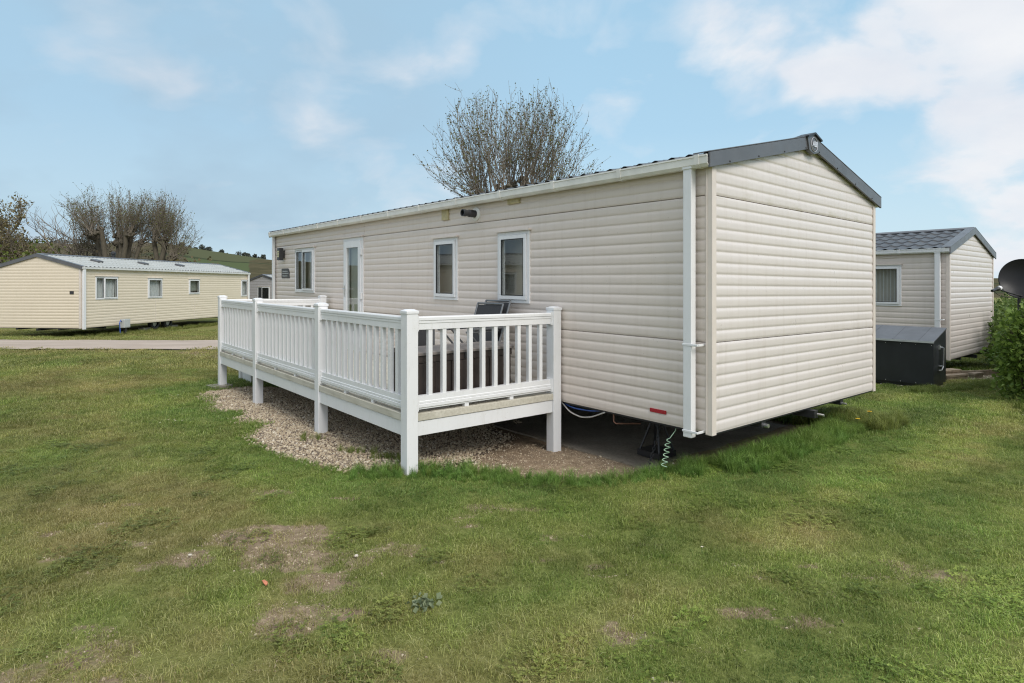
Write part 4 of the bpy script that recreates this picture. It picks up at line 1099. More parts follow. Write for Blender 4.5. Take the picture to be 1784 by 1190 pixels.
# ------------------------------------------------------------------ black storage chest, steps, edging, dish
def chest():
    zg = ground(7.28, 10.35) - .0
    t = thing('storage_chest', 'black steel storage chest with sloping grey lid beside the right-hand caravan', 'storage chest', (7.28, 10.38, zg), ANG)
    Lc, D = 1.95, .71; zf, zb = .82, 1.02
    m = MB(); m.prism([(0,0,.05), (D,0,.05), (D,0,zb-.02), (0,0,zf-.02)], (0,0,0), (0,Lc,0)); m.box(.03, D-.03, .03, Lc-.03, 0, .05)
    b = fixn(m.build('body', M['chest'], t, bevel=.004))
    for s in (.0,):
        k = MB(); k.box(-.030, -.0215, -.012, Lc+.012, zf-.036, zf-.004); k.build('front_trim', M['meter'], t)
    l = MB(); sl = (zb-zf)/D; e = .02
    l.prism([(-e,0,zf-.02-sl*e), (D+.004,0,zb-.02), (D+.004,0,zb+.003), (-e,0,zf+.003-sl*e)], (0,-.012,0), (0,Lc+.012,0)); lo2 = fixn(l.build('lid', M['chest_lid'], t, bevel=.003))
    r = MB()
    for y in (.22, .62, 1.02, 1.42, 1.80): r.prism([(.0,0,zf+.0035), (D,0,zb+.0035), (D,0,zb+.007), (.0,0,zf+.007)], (0,y,0), (0,y+.012,0))
    fixn(r.build('lid_seam', M['chest_lid'], lo2))
    h = MB(); h.tube([(-.005, 1.0, .42), (-.045, 1.0, .42), (-.045, 1.0, .56), (-.005, 1.0, .56)], .010, 8); h.build('handle', M['steel'], t, smooth=True)
    g = MB(); g.tube([(.30, -.005, .70), (.30, -.045, .70), (.40, -.05, .68), (.36, -.05, .36), (.26, -.05, .30), (.20, -.02, .30)], .012, 8); g.tube([(.20, -.03, .38), (.45, -.03, .36)], .010, 8); g.box(.28, .33, -.02, 0, .66, .74); g.build('lever', M['steel'], t, smooth=True)
    s = MB()
    for i in range(9): s.lathe((-.001, .03+(Lc-.06)*i/8, .075), (-1,0,0), [(.009,0),(.006,.005),(0,.006)], 8)
    for i in range(9): s.lathe((-.001, .03+(Lc-.06)*i/8, zf-.075), (-1,0,0), [(.007,0),(.005,.004),(0,.005)], 8)
    fixn(s.build('rivet', M['steel'], b))
chest()
def timbers():
    for (X, Y, w, d, z0, z1, rot, lab, nm) in ((8.55, 11.75, .62, .34, 0, .13, ANG-.35, 'lower weathered timber step stacked beside the black chest', 'timber_step'),
                                             (8.60, 11.86, .50, .22, .13, .20, ANG-.33, 'upper weathered timber step resting on the lower one', 'timber_step'),
                                             (9.3, 12.05, .35, .14, 0, .12, ANG-.2, 'short offcut of timber lying right of the steps', 'timber_offcut')):
        g = ground(X, Y); m = MB(); n = 2 if d > .2 else 1
        for i in range(n): m.box(-w/2, w/2, -d/2+d*i/n+.004, -d/2+d*(i+1)/n-.004, z1-z0-.045, z1-z0)
        m.box(-w/2+.02, w/2-.02, -d/2+.012, d/2-.012, 0 if z0 else -.04, z1-z0-.045)
        o = m.build(nm, M['timber'], bevel=.006); o.location = (X, Y, g+z0); o.rotation_euler = (0,0,rot); tag(o, lab, 'timber')
    m = MB(); m.box(-1.1, 1.1, -.022, .022, -.05, .13); o = m.build('timber_edging', M['timber'], bevel=.006); q = (10.25, 12.55); o.location = (*q, ground(*q)); o.rotation_euler = (0,0,R(12)); tag(o, 'timber edging board round the gravel patch by the hedge', 'edging')
    m = MB(); m.box(-.7, .7, -.02, .02, -.05, .10); o = m.build('timber_edging', M['timber'], bevel=.006); q = (10.55, 12.0); o.location = (*q, ground(*q)); o.rotation_euler = (0,0,R(38)); tag(o, 'short slanting edging board in front of the gravel patch', 'edging')
timbers()

def m_dish():
    return m_plain('dish_black', (.012, .012, .013), .38, .2, 4, spec=.22)
M['dish'] = m_dish()
def dish():
    base = (7.72, 9.15, ground(7.7, 9.1)); t = thing('satellite_dish', 'black satellite dish on a pole above the hedge', 'satellite dish', base, 0)
    c = Vector((-.07, -.13, 1.76-base[2])); n = Vector((-.55, -.80, .22)).normalized(); u = n.cross(Vector((0,0,1))).normalized(); w = u.cross(n)
    R_ = .285; m = MB(); rings = 12; seg = 40
    for back in (0, 1):
        b0 = len(m.v)
        for i in range(rings+1):
            r = R_*i/rings
            for j in range(seg):
                a = 2*math.pi*j/seg; m.v.append(tuple(c + u*r*math.cos(a)*.97 + w*r*math.sin(a)*1.05 + n*(.55*r*r/R_*.5 - .008*back)))
        for i in range(rings):
            for j in range(seg):
                p = b0+i*seg+j; q = b0+i*seg+(j+1) % seg; m.f.append((p, q, q+seg, p+seg))
    b1 = (rings+1)*seg
    for j in range(seg):
        p = rings*seg+j; q = rings*seg+(j+1) % seg; m.f.append((p, q, b1+q, b1+p))
    m.build('reflector', M['dish'], t, smooth=True, angle=60)
    rim = MB(); rim.tube([c + u*R_*math.cos(a)*.97 + w*R_*math.sin(a)*1.05 + n*(.275*R_) for a in [2*math.pi*k/44 for k in range(45)]], .006, 6); rim.build('rim', M['dish'], t, smooth=True)
    low = c - w*R_*.92 + n*.05; lnb = c + n*.40 - w*.17 + u*(-.10)
    lnb = Vector((-.57, -.30, 1.625-base[2]))
    a = MB(); a.tube([c - n*.03 - w*.2, low, low.lerp(lnb, .5) - Vector((0,0,.01)), lnb], .011, 8); a.build('arm', M['darkgrey'], t, smooth=True)
    d = (c-lnb).normalized(); l = MB(); l.lathe(lnb - d*.03, d, [(0, -.09), (.020, -.09), (.022, -.02), (.016, 0), (.030, .02), (.034, .05)], 14); lo3 = fixn(l.build('receiver', M['darkgrey'], t, smooth=True))
    k = MB(); k.lathe(lnb - d*.03, d, [(.034, .05), (.034, .085), (.026, .10), (0, .103)], 14); fixn(k.build('receiver_cap', M['pvc'], lo3, smooth=True))
    w_ = MB(); P = [lnb - d*.10, lnb + Vector((.02, 0, -.10)), lnb + Vector((.12, .02, -.12)), low + Vector((-.05, 0, -.03)), low]; 
    for _ in range(3): P = [P[0]] + [x for i in range(len(P)-1) for x in (P[i].lerp(P[i+1], .25), P[i].lerp(P[i+1], .75))] + [P[-1]]
    w_.tube(P, .004, 5); w_.build('cable', M['darkgrey'], t, smooth=True)
    p = MB(); p.tube([(0,0,-.1), (0,0,1.62-base[2]+.1), tuple(c - n*.06)], .02, 10); p.box(-.04, .04, -.06, .04, 1.70-base[2]-.08, 1.70-base[2]+.06); p.build('pole', M['darkgrey'], t, smooth=True)
dish()

# ------------------------------------------------------------------ vegetation
def leaf(mb, p, s, ax=None, rnd=random, shade=None, droop=0):
    """one leaf: a pointed folded blade of 4 verts"""
    d = ax or Vector((rnd.gauss(0,1), rnd.gauss(0,1), rnd.gauss(0,1)+.3)); d.normalize()
    q = d.orthogonal(); q.rotate(Matrix.Rotation(rnd.random()*6.283, 3, d)); w = s*.36
    a = p; b = p + d*s*.5 + q*w; c = p + d*s; e = p + d*s*.5 - q*w
    i = len(mb.v); mb.v += [tuple(a), tuple(b), tuple(c), tuple(e)]; mb.f.append((i, i+1, i+2, i+3))
    sh = rnd.random() if shade is None else clamp(shade); mb.c += [sh]*4

def hedge_body(name, label, cat, blobs, n, m, size, seed, group=None, core=.80):
    rnd = random.Random(seed)
    t = thing(name, label, cat, (blobs[0][0], blobs[0][1], ground(blobs[0][0], blobs[0][1])), 0, group)
    off = Vector(t.location); mb = MB(); tot = sum(b[3]*b[4]*b[5] for b in blobs)
    tw = MB()
    for (bx, by, bz, rx, ry, rz) in blobs:
        k = int(n*(rx*ry*rz)/tot); c = Vector((bx, by, bz)) - off
        for _ in range(k):
            d = Vector((rnd.gauss(0,1), rnd.gauss(0,1), rnd.gauss(0,1))); d.normalize()
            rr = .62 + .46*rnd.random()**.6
            lump = 1 + .22*noise.noise(Vector((bx+d.x*2.2, by+d.y*2.2, bz+d.z*2.2))*1.6) + .10*noise.noise(Vector((bx+d.x*7, by+d.y*7, bz+d.z*7)))
            p = c + Vector((d.x*rx, d.y*ry, d.z*rz))*rr*lump
            if p.z < -.02: continue
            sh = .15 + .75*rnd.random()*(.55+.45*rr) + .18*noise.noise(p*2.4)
            ax = Vector((d.x+rnd.gauss(0,.6), d.y+rnd.gauss(0,.6), d.z*.6+rnd.gauss(0,.5)+.1))
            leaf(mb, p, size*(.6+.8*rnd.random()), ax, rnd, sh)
        for _ in range(14):
            d = Vector((rnd.gauss(0,1), rnd.gauss(0,1), abs(rnd.gauss(0,1)))); d.normalize()
            q = c + Vector((d.x*rx, d.y*ry, d.z*rz))*.95
            tw.tube([Vector((c.x+rnd.gauss(0,.1), c.y+rnd.gauss(0,.1), 0)), c*.6+q*.4+Vector((0,0,-.1)), q], [.015, .010, .004], 5)
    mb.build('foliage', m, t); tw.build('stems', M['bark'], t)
    return t
near_b = []
gb = ground(8.3, 8.4)
near_b = [(8.50, 8.75, .66, 1.12, .9, .96), (8.1, 7.95, .32, .75, .6, .5), (9.5, 9.6, .75, 1.2, 1.0, .95), (7.75, 8.75, .22, .5, .5, .40), (7.62, 8.82, .80, .42, .34, .56)]
hedge_body('leafy_bush', 'bright green leafy bush at the right edge of the lawn', 'bush', near_b, 46000, M['hedge_leaf'], .058, 3)
hb = []
for i in range(9):
    t_ = i/8; X = 10.0 + (14.55-10.0)*t_; Y = 10.7 + (17.2-10.7)*t_
    hb.append((X, Y, .42+ground(X, Y), .90, .92, 1.22 + .08*math.sin(i*2.1)))
hedge_body('hedge', 'dense dark green hedge running back beside the right-hand caravan', 'hedge', hb, 56000, M['privet_leaf'], .062, 5)

def shoot_path(p, d, Ln, n, rnd, up=.25, wob=.05):
    P = [Vector(p)]; d = Vector(d).normalized()
    for i in range(n):
        d = (d + Vector((rnd.gauss(0,wob), rnd.gauss(0,wob), rnd.gauss(0,wob) + up/n))).normalized()
        P.append(P[-1] + d*(Ln/n))
    return P
def pollard(name, label, loc, limbs, seed, shoots=22, Ln=(2.6, 3.9), trunk_r=.30, trunk_h=1.8, buds=True, group='bare pollarded trees', spread=.75):
    """pollard: trunk, knuckled limbs, sheaf of long shoots from each knuckle"""
    rnd = random.Random(seed); t = thing(name, label, 'tree', loc, 0, group)
    tr = MB(); tw = MB(); bd_ = MB()
    tr.tube([(0,0,-.3), (0,0,.3), (.05,.02,trunk_h*.6), (0,0,trunk_h)], [trunk_r*1.35, trunk_r*1.05, trunk_r*.95, trunk_r], 12)
    for (ex, ey, ez, lr) in limbs:
        low = math.hypot(ex, ey) > 1.2
        e = Vector((ex, ey, ez)); s = Vector((0, 0, trunk_h*.92)); mid = s.lerp(e, .5) + Vector((ex*.16, ey*.16, -.12))
        P = [s, s.lerp(mid, .5)+Vector((rnd.gauss(0,.05), rnd.gauss(0,.05), 0)), mid, mid.lerp(e, .6)+Vector((rnd.gauss(0,.08), rnd.gauss(0,.08), .05)), e]
        tr.tube(P, [lr*1.35, lr*1.15, lr, lr*.92, lr*1.05], 9)
        kn = [e]
        for _ in range(2):
            o_ = e + Vector((rnd.gauss(0,.22), rnd.gauss(0,.22), rnd.uniform(-.35,.12))); kn.append(o_)
            tr.tube([e.lerp(o_, .0)+Vector((0,0,-.25)), o_], [lr*.8, lr*.85], 7)
        for kk in kn:
            for _ in range(7): tr.lathe(kk + Vector((rnd.gauss(0,lr*.6), rnd.gauss(0,lr*.6), rnd.gauss(0,lr*.6))), (rnd.gauss(0,1), rnd.gauss(0,1), 1), [(0,-lr*.6), (lr*.55,-lr*.35), (lr*.7,0), (lr*.5,lr*.35), (0,lr*.5)], 6)
            od = Vector((ex, ey, 0)); od = od/(od.length+.3) if od.length > .05 else Vector((0,0,0))
            for i_ in range(shoots + (4 if low else 0)):
                q_ = rnd.random()**1.3 if i_ < shoots else rnd.uniform(1.2, 2.0); d = Vector((rnd.gauss(0,.20), rnd.gauss(0,.20), 1)) + od*spread*(q_*1.5-.12)
                ln = rnd.uniform(*Ln)*(1 - .30*min(q_, 1.5)*od.length)
                P = shoot_path(kk + Vector((rnd.gauss(0,lr*.7), rnd.gauss(0,lr*.7), rnd.gauss(0,.08))), d, ln, 6, rnd, .35, .075)
                r0 = rnd.uniform(.007, .020); tw.tube(P, [r0*(1-.78*i/6) for i in range(7)], 4, False)
                for i in range(2, 7):
                    for _k in range(3):
                        if rnd.random() < .72:
                            a = P[i].lerp(P[i-1], rnd.random()); sd = (P[i]-P[i-1]).normalized() + Vector((rnd.gauss(0,.55), rnd.gauss(0,.55), rnd.gauss(0,.3)))
                            Q = shoot_path(a, sd, rnd.uniform(.25, .8), 3, rnd, .3, .12); tw.tube(Q, [.0065, .006, .005, .003], 3, False)
                            if buds:
                                for q in Q[1:]:
                                    if rnd.random() < .75: leaf(bd_, q + Vector((rnd.gauss(0,.03), rnd.gauss(0,.03), 0)), rnd.uniform(.035, .08), None, rnd)
                    if buds and rnd.random() < .6: leaf(bd_, P[i], rnd.uniform(.05, .10), None, rnd)
    tr.build('trunk', M['bark'], t, smooth=True, angle=60); c = tw.build('crown', M['twig'], t, smooth=True, angle=180)
    if buds: bd_.build('leaf_buds', M['bud'], c)
    return t
pollard('pollarded_tree', 'bare pollarded tree rising behind the beige caravan roof', (.15, 23.5, -.15),
        [(-1.15,.2,5.35,.13), (-.65,-.5,5.6,.14), (-.15,.4,5.8,.15), (.30,-.4,5.8,.15), (.70,.3,5.5,.14), (1.0,-.3,5.0,.13), (1.25,.5,4.5,.12), (-1.25,-.6,4.9,.11)], 11, 10, (2.7, 4.25), spread=.9)
pollard('pollarded_tree', 'large bare pollarded tree behind the cream caravan', (-25.0, 38.0, -.3),
        [(-.35,.7,5.3,.13), (.45,.8,5.2,.12), (-1.5,.3,5.1,.14), (-.75,-.4,5.5,.16), (.10,.3,5.0,.17), (.75,-.3,5.4,.15), (-1.8,.8,4.3,.12), (1.15,.6,4.8,.12)], 23, 11, (1.8, 3.0), .32, 1.6, spread=1.3)
pollard('pollarded_tree', 'slim bare pollarded tree with forked trunk right of the large pollard', (-22.75, 38.5, -.3),
        [(-.10,.2,5.3,.15), (.40,-.1,4.9,.14), (.9,.2,3.9,.13), (.15,.6,4.9,.12)], 37, 14, (1.7, 3.0), .19, 2.4, spread=1.1)

def branchy(name, label, loc, h, seed, m_leaf=None, leaves=0, spread=.6, group=None, lean=(0,0), depth=5, lsize=.12, twist=.25, r0=.16):
    rnd = random.Random(seed); t = thing(name, label, 'tree', loc, 0, group); tr = MB(); tw = MB(); lf = MB(); tips = []
    def grow(p, d, ln, r, k):
        P = [p]; n = 4
        for i in range(n):
            d = (d + Vector((rnd.gauss(0,twist*.6)+lean[0]*.05, rnd.gauss(0,twist*.6)+lean[1]*.05, rnd.gauss(0,twist*.3)+.05))).normalized(); P.append(P[-1]+d*ln/n)
        (tr if k >= depth-1 else tw).tube(P, [r*(1-.38*i/n) for i in range(n+1)], 7 if k >= depth-1 else 4, False)
        if k <= 1: tips.extend(P[1:])
        if k == 0: return
        for _ in range(rnd.choice((2, 3, 3) if k > 2 else (2, 3))):
            a = P[rnd.choice((2, 3, 4, 4))]
            nd = (d + Vector((rnd.gauss(0,spread), rnd.gauss(0,spread), rnd.gauss(0,spread*.5)+.12))).normalized()
            grow(a, nd, ln*rnd.uniform(.62, .85), r*.56, k-1)
        grow(P[-1], d, ln*.8, r*.6, k-1)
    grow(Vector((0,0,-.2)), Vector((lean[0]*.2, lean[1]*.2, 1)), h*.27, r0, depth)
    tr.build('trunk', M['bark'], t, smooth=True, angle=180); c = tw.build('crown', M['twig'], t, smooth=True, angle=180)
    if leaves:
        for _ in range(leaves):
            p = rnd.choice(tips); leaf(lf, p + Vector((rnd.gauss(0,.14), rnd.gauss(0,.14), rnd.gauss(0,.14))), lsize*rnd.uniform(.6, 1.4), None, rnd)
        lf.build('leaves', m_leaf, c)
    return t
branchy('leafing_tree', 'olive tree coming into leaf at the far left above the cream caravan', (-32.6, 39.5, -.3), 8.4, 5, M['olive_leaf'], 2800, .6, lean=(.3,0), lsize=.13)
branchy('leafing_tree', 'tall olive tree half outside the picture at the left edge', (-35.3, 41.0, -.3), 9.0, 15, M['olive_leaf'], 3800, .6, lsize=.14)
branchy('bare_tree', 'bare twisted tree leaning between the olive tree and the large pollard', (-31.4, 42.0, -.3), 9.6, 8, None, 0, .62, lean=(.9,0), twist=.38, r0=.19)
branchy('bare_tree', 'small bare tree with crooked branches left of the large pollard', (-29.3, 42.5, -.3), 9.0, 19, None, 0, .65, lean=(.7,.2), twist=.4, r0=.17)

def thicket(label, loc, rx, rz, seed, m_leaf, n=3500, name='thicket'):
    rnd = random.Random(seed); t = thing(name, label, 'bush', loc, 0, 'scrub behind the cream caravan'); lf = MB(); tw = MB()
    for _ in range(150):
        a = rnd.random()*6.28; r = rx*rnd.random()**.5; p = Vector((r*math.cos(a)*.8, r*math.sin(a)*.8, -.1))
        hh = rz*1.42*rnd.uniform(.6, 1.08)*(1-.35*(r/rx)**2)
        P = shoot_path(p, (math.cos(a)*.25*r/rx+rnd.gauss(0,.15), math.sin(a)*.25+rnd.gauss(0,.15), 1), hh, 4, rnd, .1, .10); tw.tube(P, [.03, .025, .018, .012, .006], 4, False)
        for i in range(1, 5):
            for _k in range(int(n/600)):
                leaf(lf, P[i] + Vector((rnd.gauss(0,.24), rnd.gauss(0,.24), rnd.gauss(0,.18))), rnd.uniform(.10, .24), None, rnd)
                if rnd.random() < .22: tw.tube([P[i], P[i]+Vector((rnd.gauss(0,.3), rnd.gauss(0,.3), rnd.uniform(.0,.4)))], [.008, .004], 3, False)
    tw.build('stems', M['twig'], t); lf.build('foliage', m_leaf, t); return t
TH = [(-38.0, 41, 1.9, 3.6, 'scrub_leaf', 'brown scrub thicket at the left edge behind the cream caravan'), (-34.6, 40, 1.8, 3.3, 'scrub_leaf', 'brown scrub thicket under the olive trees'), (-31.6, 39.5, 1.6, 3.0, 'olive_leaf', 'olive thicket left of the bright green shrub'),
      (-28.9, 36.5, 1.1, 3.35, 'fresh_leaf', 'bright yellow green shrub above the ridge of the cream caravan'), (-27.3, 38.8, 1.4, 2.9, 'scrub_leaf', 'reddish brown thicket right of the bright green shrub'), (-25.4, 40.4, 1.6, 3.2, 'olive_leaf', 'olive brown thicket behind the large pollard'),
      (-23.5, 40.6, 1.4, 3.0, 'scrub_leaf', 'brown thicket between the two pollards'), (-21.6, 40.0, 1.3, 2.75, 'olive_leaf', 'low olive thicket right of the slim pollard'), (-36.4, 37.5, 1.6, 2.7, 'olive_leaf', 'low olive scrub in front of the left thickets')]
for i, (X, Y, rx, rz, m_, lab) in enumerate(TH): thicket(lab, (X, Y, -.3), rx, rz, 60+i, M[m_])

# ------------------------------------------------------------------ hills
def hill_h(az, r):
    px = 892 + 1047*math.tan(az)
    K = [(-3000, 425), (0, 424), (230, 425), (300, 430), (345, 440), (400, 446), (440, 450), (480, 455), (700, 462), (1200, 475), (1735, 486), (2200, 480), (5000, 470)]
    y = K[-1][1]
    for (a, ya), (b, yb) in zip(K[:-1], K[1:]):
        if a <= px <= b: y = ya + (yb-ya)*(px-a)/(b-a); break
    r0 = 420.0; top = (498-y)/1047*r0*math.cos(az) + 1.67
    t = sstep(70, r0, r)
    return -1.2 + (top+1.2)*(.25*clamp((r-70)/350)+.75*t) - (.02*(r-r0) if r > r0 else 0) + 1.2*fbm(r*math.sin(az), r*math.cos(az), .02, 3)*sstep(90, 200, r)
def make_hills():
    mb = MB(); A = [R(-75+150*i/150) for i in range(151)]; RR = [66, 80, 95, 115, 140, 170, 205, 240, 275, 310, 345, 380, 400, 420, 440, 480, 560, 700]
    Wd = []
    for r in RR:
        for a in A:
            x, y = r*math.sin(a), r*math.cos(a); mb.v.append((x, y, hill_h(a, r)))
            px = 892+1047*math.tan(a); w = 0.15
            if px < 318: w = .95
            if 430 < px and r < 330: w = .95
            if 440 < px: w = max(w, .35 + .6*sstep(440, 480, px))
            if r < 200: w = max(w, .8*sstep(230, 150, r))
            Wd.append(w)
    n = len(A)
    for i in range(len(RR)-1):
        for j in range(n-1): a = i*n+j; mb.f.append((a, a+1, a+n+1, a+n))
    o = mb.build('hills', M['hill'], smooth=True, angle=180)
    o.data.attributes.new('wood', 'FLOAT', 'POINT').data.foreach_set('value', Wd); fixn(o)
    tag(o, 'low hill of green fields and brown woods on the skyline', 'hill', kind='structure')
make_hills()
HT = [(352, 5.0, 'tall dark tree on the hill crest, leftmost of the skyline group'), (358, 3.0, 'low round tree beside the tall crest tree'), (364, 4.4, 'broad dark tree right of the tall crest tree'), (386, 3.6, 'wide rounded tree alone at mid hill crest'),
      (416, 4.2, 'pale thin tree standing alone on the hill crest'), (426, 3.4, 'dark rounded tree right of the pale crest tree'), (432, 3.2, 'dark bushy tree next to the rounded one on the crest'), (444, 3.2, 'grey green tree low on the right of the crest'),
      (459, 3.6, 'rightmost bushy tree on the crest beside the beige caravan'), (330, 2.6, 'small shrubby tree on the upper hill field'), (341, 3.0, 'small dark tree on the hedge line left of the tall crest tree'), (317, 3.6, 'dark tree where the wood ends on the hill')]
def hill_trees():
    for i, (px, h, lab) in enumerate(HT):
        rnd = random.Random(300+i); az = math.atan((px-892)/1047); r = 414 if px > 340 else 405
        z = hill_h(az, r); t = thing('hill_tree', lab, 'tree', (r*math.sin(az), r*math.cos(az), z-.3), 0, 'trees along the hill crest')
        MB().tube([(0,0,-.5), (0,0,h*.6)], [.22, .12], 6).build('trunk', M['bark'], t)
        lf = MB(); wd = h*(.42 if i != 0 else .36)
        for _ in range(420 if i != 4 else 150):
            d = Vector((rnd.gauss(0,1), rnd.gauss(0,1), rnd.gauss(0,1))); d.normalize(); rr = rnd.random()**.4
            leaf(lf, Vector((d.x*wd*rr, d.y*wd*rr, h*.58 + d.z*h*.42*rr)), rnd.uniform(.4, .8), None, rnd)
        lf.build('crown', M['far_leaf'], t)
hill_trees()
def hill_hedges():
    """woodland edge on the crest that reads as one dark mass"""
    rnd = random.Random(77); lf = MB()
    for _ in range(9000):
        px = rnd.choice((rnd.uniform(-700, 325), rnd.uniform(325, 478)))
        if px > 325 and not (fbm(px, 1, .05, 2) > -.05): continue
        az = math.atan((px-892)/1047); r = 416 + rnd.uniform(-6, 10)
        hh = (3.2 if px < 325 else 1.3)*(.6+.5*fbm(px, 3, .08, 3)+.3)
        leaf(lf, Vector((r*math.sin(az), r*math.cos(az), hill_h(az, r)-.3 + rnd.random()*max(.4, hh))), rnd.uniform(.6, 1.2), None, rnd)
    o = lf.build('crest_woods', M['far_leaf']); tag(o, 'dark line of woods and hedges along the hill crest', 'woods', kind='stuff')
hill_hedges()

# ------------------------------------------------------------------ scattered ground cover (geometry nodes)
def gn_scatter(name, pts, coll, label, cat):
    """pts: list of (x,y,z, rx,ry,rz, scale, tint, lum, idx)"""
    me = bpy.data.meshes.new(name); me.from_pydata([p[:3] for p in pts], [], [])
    me.attributes.new('rot', 'FLOAT_VECTOR', 'POINT').data.foreach_set('vector', [q for p in pts for q in p[3:6]])
    for nm, k in (('scl', 6), ('tint', 7), ('lum', 8)): me.attributes.new(nm, 'FLOAT', 'POINT').data.foreach_set('value', [p[k] for p in pts])
    me.attributes.new('idx', 'INT', 'POINT').data.foreach_set('value', [p[9] for p in pts])
    o = bpy.data.objects.new(name, me); COL.objects.link(o)
    ng = bpy.data.node_groups.new(name, 'GeometryNodeTree')
    ng.interface.new_socket('Geometry', in_out='INPUT', socket_type='NodeSocketGeometry'); ng.interface.new_socket('Geometry', in_out='OUTPUT', socket_type='NodeSocketGeometry')
    n = ng.nodes; l = ng.links
    gi = n.new('NodeGroupInput'); go = n.new('NodeGroupOutput'); ip = n.new('GeometryNodeInstanceOnPoints'); ci = n.new('GeometryNodeCollectionInfo')
    ci.inputs[0].default_value = coll; ci.inputs['Separate Children'].default_value = True; ci.inputs['Reset Children'].default_value = True
    def na(nm, ty):
        a = n.new('GeometryNodeInputNamedAttribute'); a.data_type = ty; a.inputs[0].default_value = nm
        return [s for s in a.outputs if s.enabled and s.name == 'Attribute'][0]
    er = n.new('FunctionNodeEulerToRotation')
    l.new(na('rot', 'FLOAT_VECTOR'), er.inputs[0]); l.new(er.outputs[0], ip.inputs['Rotation']); l.new(na('scl', 'FLOAT'), ip.inputs['Scale']); l.new(na('idx', 'INT'), ip.inputs['Instance Index'])
    ip.inputs['Pick Instance'].default_value = True
    l.new(gi.outputs[0], ip.inputs['Points']); l.new(ci.outputs[0], ip.inputs['Instance']); l.new(ip.outputs[0], go.inputs[0])
    md = o.modifiers.new('scatter', 'NODES'); md.node_group = ng
    tag(o, label, cat, kind='stuff'); return o
def src(coll, name, mb, m):
    me = bpy.data.meshes.new(name); me.from_pydata(mb.v, [], mb.f); me.materials.append(m)
    if mb.c: me.attributes.new('shade', 'FLOAT', 'POINT').data.foreach_set('value', mb.c)
    o = bpy.data.objects.new(name, me); coll.objects.link(o); return o

def tuft(rad, n, ln, wd, seed, lean=.6, shade=(0, 1)):
    rnd = random.Random(seed); mb = MB()
    for _ in range(n):
        a = rnd.random()*6.283; r = rad*rnd.random()**.5; p = Vector((r*math.cos(a), r*math.sin(a), -.004))
        L_ = ln*rnd.uniform(.5, 1.25); b = rnd.random()*6.283; d = Vector((math.cos(b), math.sin(b), 0)); s = Vector((-d.y, d.x, 0))*wd*rnd.uniform(.6, 1.2)*.5
        q = lean*rnd.uniform(.2, 1.3)
        m1 = p + Vector((0,0,L_*.55)) + d*L_*.28*q; tip = p + Vector((0,0,L_*(1-.35*min(1, q)))) + d*L_*.85*q
        i = len(mb.v); mb.v += [tuple(p-s), tuple(p+s), tuple(m1+s*.8), tuple(m1-s*.8), tuple(tip)]
        mb.f += [(i, i+1, i+2, i+3), (i+3, i+2, i+4)]
        sh = shade[0]+(shade[1]-shade[0])*rnd.random()**1.2; mb.c += [sh*.8, sh*.8, sh, sh, min(1, sh*1.12)]
    return mb
def clover(rad, n, sz, seed):
    rnd = random.Random(seed); mb = MB()
    for _ in range(n):
        a = rnd.random()*6.283; r = rad*rnd.random()**.5; h = rnd.uniform(.006, .022); c = Vector((r*math.cos(a), r*math.sin(a), h)); t0 = rnd.random()*6.28; sh = rnd.uniform(.1, .6); tl = rnd.uniform(-.3, .3)
        for k in range(3):
            b = t0 + k*2.094; d = Vector((math.cos(b), math.sin(b), tl)); q = Vector((-d.y, d.x, 0)); s = sz*rnd.uniform(.7, 1.2)
            i = len(mb.v); mb.v += [tuple(c), tuple(c+d*s*.6+q*s*.45), tuple(c+d*s), tuple(c+d*s*.6-q*s*.45)]; mb.f.append((i, i+1, i+2, i+3)); mb.c += [sh]*4
    return mb
GC = bpy.data.collections.new('grass_sources')
# names sort alphabetically inside the collection
for k in range(4): src(GC, 'a%d_tuft' % k, tuft(.085, 135, .029, .0026, 100+k, 1.15), M['grass'])           # 0-3 short lawn
for k in range(2): src(GC, 'b%d_clover' % k, clover(.085, 45, .012, 120+k), M['grass'])                  # 4-5 clover
for k in range(2): src(GC, 'c%d_straw' % k, tuft(.085, 60, .040, .0022, 130+k, 1.6, (.5, 1)), M['grass'])  # 6-7 dry
for k in range(3): src(GC, 'd%d_mid' % k, tuft(.17, 210, .038, .0045, 140+k, 1.15), M['grass'])            # 8-10 mid distance
for k in range(3): src(GC, 'e%d_far' % k, tuft(.34, 270, .046, .009, 150+k, 1.15), M['grass'])             # 11-13 far
for k in range(3): src(GC, 'f%d_long' % k, tuft(.055, 44, .24, .0050, 160+k, .85, (0, .85)), M['grass'])  # 14-16 uncut

